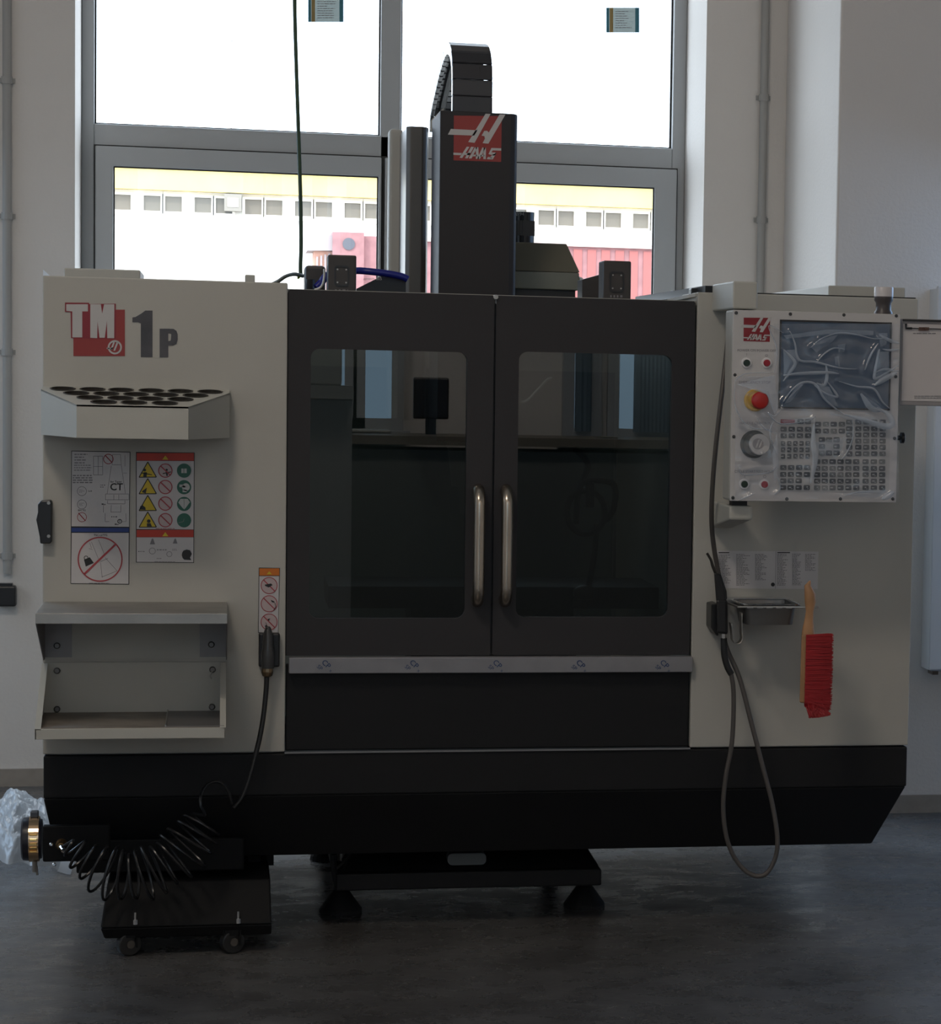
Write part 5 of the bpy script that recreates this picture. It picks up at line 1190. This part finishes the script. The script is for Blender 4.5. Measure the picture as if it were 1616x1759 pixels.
MB().tube([at(540, 498, .2), at(550, 494, .2), at(555, 486, .2), at(557, 474, .2), at(557, 462, .2)], .003, 8).build('cable', mat('white_cable_pvc', (.6, .6, .58), .4), wc_, smooth=True)

# ================================================================== inside the machine
wh_ = thing('wash_hose', 'black washdown hose hung in loops behind the right door glass', 'hose', at(1020, 1050, .5))
yi = .50
def P3(x, y): return at(x, y, yi)
loop_ = []
for i in range(26):
    a_ = -math.pi/2 + 2*math.pi*i/25*1.0; loop_.append(at(1006+33*math.cos(a_), 880+38*math.sin(a_), yi+.002*i/25))
MB().tube([P3(985, 770), P3(1000, 782), P3(1010, 800), P3(1000, 826)], .009, 8).tube(loop_, .0085, 8, smooth=False).build('loop', RUBBER, wh_, smooth=True)
MB().tube([P3(990, 900), P3(993, 850), P3(1003, 828), P3(1040, 826), P3(1056, 838), P3(1054, 872), P3(1042, 892), P3(1035, 888)], .0085, 8).build('second_loop', RUBBER, wh_, smooth=True)
MB().box(P3(1018, 0).x, P3(1033, 0).x, yi-.01, yi+.02, az(1025, 872, yi), az(1025, 828, yi)).build('hanger', RUBBER, wh_, bevel=.004)
MB().tube([P3(1025, 900), P3(1020, 960), P3(1010, 1010)], .008, 8).build('drop', RUBBER, wh_, smooth=True)
MB().rings(P3(985, 1018), (1, .0, 0), [(0, .01), (.02, .022), (.05, .02), (.055, .012)], 14).cyl(P3(993, 1030), P3(991, 1044), .014, n=12).build('spray_head', BLACKP, wh_, smooth=True)
MB().cyl(P3(991, 1046), P3(991, 1058), .010, n=12).build('coupling', STEEL, wh_)
# machine table seen dimly through the glass
tb = MB().box(ax(560, 1070, .7), ax(1130, 1070, .7), .55, .9, .80, .86).build('work_table', CHAR, mx, bevel=.002)
MB().box(ax(700, 1070, .75), ax(980, 1070, .75), .62, .85, .54, .80).build('saddle', CHAR, tb)
MB().tube([at(895, 690, .4), at(905, 688, .4), at(925, 668, .4), at(940, 652, .4), at(948, 650, .4)], .0035, 8).build('coolant_pipe', mat('pale_pipe', (.5, .52, .52), .3, .3), mx, smooth=True)

# ================================================================== the room behind the camera (seen in the door glass)
YR = Y0R
LITE = emit('daylit_window', (.50, .76, 1.0), 1.5)
def vx(px, d): return ax(px, 850, d)               # mirrored position: d = distance behind the glass
dm = -YR + .04
rear = MB().box(X0, X1, YR-.2, YR, 0, ZC)
struct('wall_front', rear, WALLM)
def lit_window(i, pxa, pxb, pya, pyb, pleats):
    xa, xb = ax(pxa, 660, dm), ax(pxb, 660, dm); za, zb3 = az(850, pyb, dm), 3.6
    w2 = bpy.data.objects.new('window_%d' % i, None); C.objects.link(w2); w2.location = (xa, YR, za); w2['kind'] = 'structure'
    MB().box(xa, xb, YR+.02, YR+.03, za, zb3).build('pane', LITE, w2)
    MB().frame([(xa-.07, za-.07), (xb+.07, za-.07), (xb+.07, zb3+.07), (xa-.07, zb3+.07)], [(xa, za), (xb, za), (xb, zb3), (xa, zb3)], YR, YR+.06).build('window_frame', PVC, w2)
    MB().box(xa-.1, xb+.1, YR, YR+.2, za-.12, za-.07).build('sill', PVC, w2)
    if pleats:
        mb_ = MB(); n_ = pleats
        for k in range(n_):
            x = xa+(xb-xa)*(.35+.65*k/n_); mb_.cyl((x, YR+.09, za-.02), (x, YR+.09, zb3), .035, n=8)
        mb_.build('curtain_folds', mat('blue_grey_curtain', (.10, .15, .2), .8), w2)
lit_window(2, 520, 606, 560, 722, 0)
lit_window(3, 612, 672, 560, 722, 0)
lit_window(4, 985, 1012, 560, 732, 2)
lit_window(5, 1062, 1155, 560, 732, 9)
lit_window(6, 180, 430, 560, 732, 0)  # this and the next are assumed glowing windows outside the mirrored view
lit_window(7, -220, 60, 560, 732, 0)
wbn = thing('workbench', 'long dark workbench against the far wall mirrored in the door glass', 'workbench', (ax(1000, 800, dm-.6), YR+.6, 0))
bxa, bxb = ax(470, 800, dm-.5), ax(1250, 800, dm-.5)
MB().box(bxa, bxb, YR+.15, YR+.9, 1.03, 1.08).build('bench_top', mat('bench_wood', (.2, .17, .13), .5), wbn)
MB().box(bxa, bxb, YR+.2, YR+.85, 0, 1.0).build('bench_body', mat('bench_grey', (.14, .15, .14), .6), wbn)
def mirrored(name, label, cat, pxa, pxb, pya, pyb, dist, dep, m, sub=None):
    xa, xb = ax(pxa, 800, dist), ax(pxb, 800, dist); za, zc = az(850, pyb, dist), az(850, pya, dist); y = -dist+.04; za = max(za, 1.083)
    t = thing(name, label, cat, ((xa+xb)/2, y, za)); MB().box(xa, xb, y-dep, y, za, zc).build('body', m, t, bevel=.01); return t, xa, xb, y, za, zc
t, xa, xb, y, za, zc = mirrored('bench_machine', 'pale grey bench machine mirrored in the left door glass', 'machine', 500, 672, 742, 800, dm-.4, .4, mat('machine_pale', (.42, .42, .38), .4))
MB().cyl(((xa+xb)/2-.1, y+.16, za), ((xa+xb)/2-.1, y+.16, zc+.06), .13, n=20).build('drum', MATS['machine_pale'], t)
t, xa, xb, y, za, zc = mirrored('monitor', 'black computer monitor mirrored in the left door glass', 'monitor', 709, 770, 651, 722, dm-.6, .05, BLACKP)
MB().box((xa+xb)/2-.03, (xa+xb)/2+.03, y-.04, y-.01, 1.083, za+.0).build('stand', BLACKP, t)
t, xa, xb, y, za, zc = mirrored('cardboard_box', 'plain box on the far bench mirrored in the right door glass', 'box', 1028, 1066, 748, 822, dm-.6, .3, mat('box_khaki', (.22, .21, .17), .7))

t, xa, xb, y, za, zc = mirrored('drill_press', 'pale grey upright machine mirrored at the left edge of left door glass', 'machine', 470, 586, 480, 668, 7.5, .35, MATS['machine_pale'])
MB().box(xa+.05, xb+.06, y-.3, y+.02, za-.07, za).box(xa+.1, xa+.4, y-.32, y-.04, 0, za-.07).build('head_plate', MATS['machine_pale'], t)

# unseen window bays and lamp housings, added where the side and ceiling lights stand
LITE2 = emit('added_pane_glow', (.62, .80, 1.0), .45)  # faint glow for the added panes
def added_bay(i, axis, c0, c1, z0, z1, f, out):
    """an added glowing pane with frame on a wall face; axis 'y': wall facing -y at y = f; axis 'x': wall at x = f facing out (+1 / -1)"""
    o = bpy.data.objects.new('window_%d' % i, None); C.objects.link(o); o.location = ((c0, f, z0) if axis == 'y' else (f, c0, z0)); o['kind'] = 'structure'
    for nm, m_, e, t in (('pane', LITE2, 0, .006),):
        if axis == 'y': MB().box(c0, c1, f-t, f, z0, z1).build(nm, m_, o)
        else: MB().box(min(f, f+t*out), max(f, f+t*out), c0, c1, z0, z1).build(nm, m_, o)
    w_ = .06
    for a0, a1, b0, b1 in ((c0-w_, c0, z0-w_, z1+w_), (c1, c1+w_, z0-w_, z1+w_), (c0, c1, z0-w_, z0), (c0, c1, z1, z1+w_)):
        if axis == 'y': MB().box(a0, a1, f-.04, f, b0, b1).build('window_frame', PVC, o)
        else: MB().box(min(f, f+.04*out), max(f, f+.04*out), a0, a1, b0, b1).build('window_frame', PVC, o)
added_bay(8, 'y', -2.95, -1.25, .8, 3.0, YW, -1)
added_bay(9, 'y', 2.8, 4.6, .5, 2.9, 1.865, -1)
added_bay(10, 'x', -1.2, 1.2, 1.0, 2.8, X0, 1)
added_bay(11, 'x', .35, 1.55, .1, 2.3, X1, -1)
for x_, y_, w_, d_ in ((-1.0, -3.2, .55, .35), (-1.7, -6.6, .75, .3), (1.4, -6.6, .75, .3)):
    o = MB().box(x_-w_, x_+w_, y_-d_, y_+d_, 5.1, ZC).build('added_lamp_housing', PVC); o['kind'] = 'structure'

# everything bolted to the sheet fronts sits a hair proud of them
for t_ in (sh, tr, rk, hs, br_, pn, cp): t_.location.y -= .0015
# marks too fine to pick apart one by one: one joined piece of print each
for o in bpy.data.objects:
    if o.name.split('.')[0] in ('grey_print', 'black_print', 'black_pictogram', 'white_symbol', 'small_print', 'bold_print', 'red_print', 'red_prohibition', 'film_print', 'button_print', 'serial_print', 'key_legends', 'print'):
        o['kind'] = 'stuff'
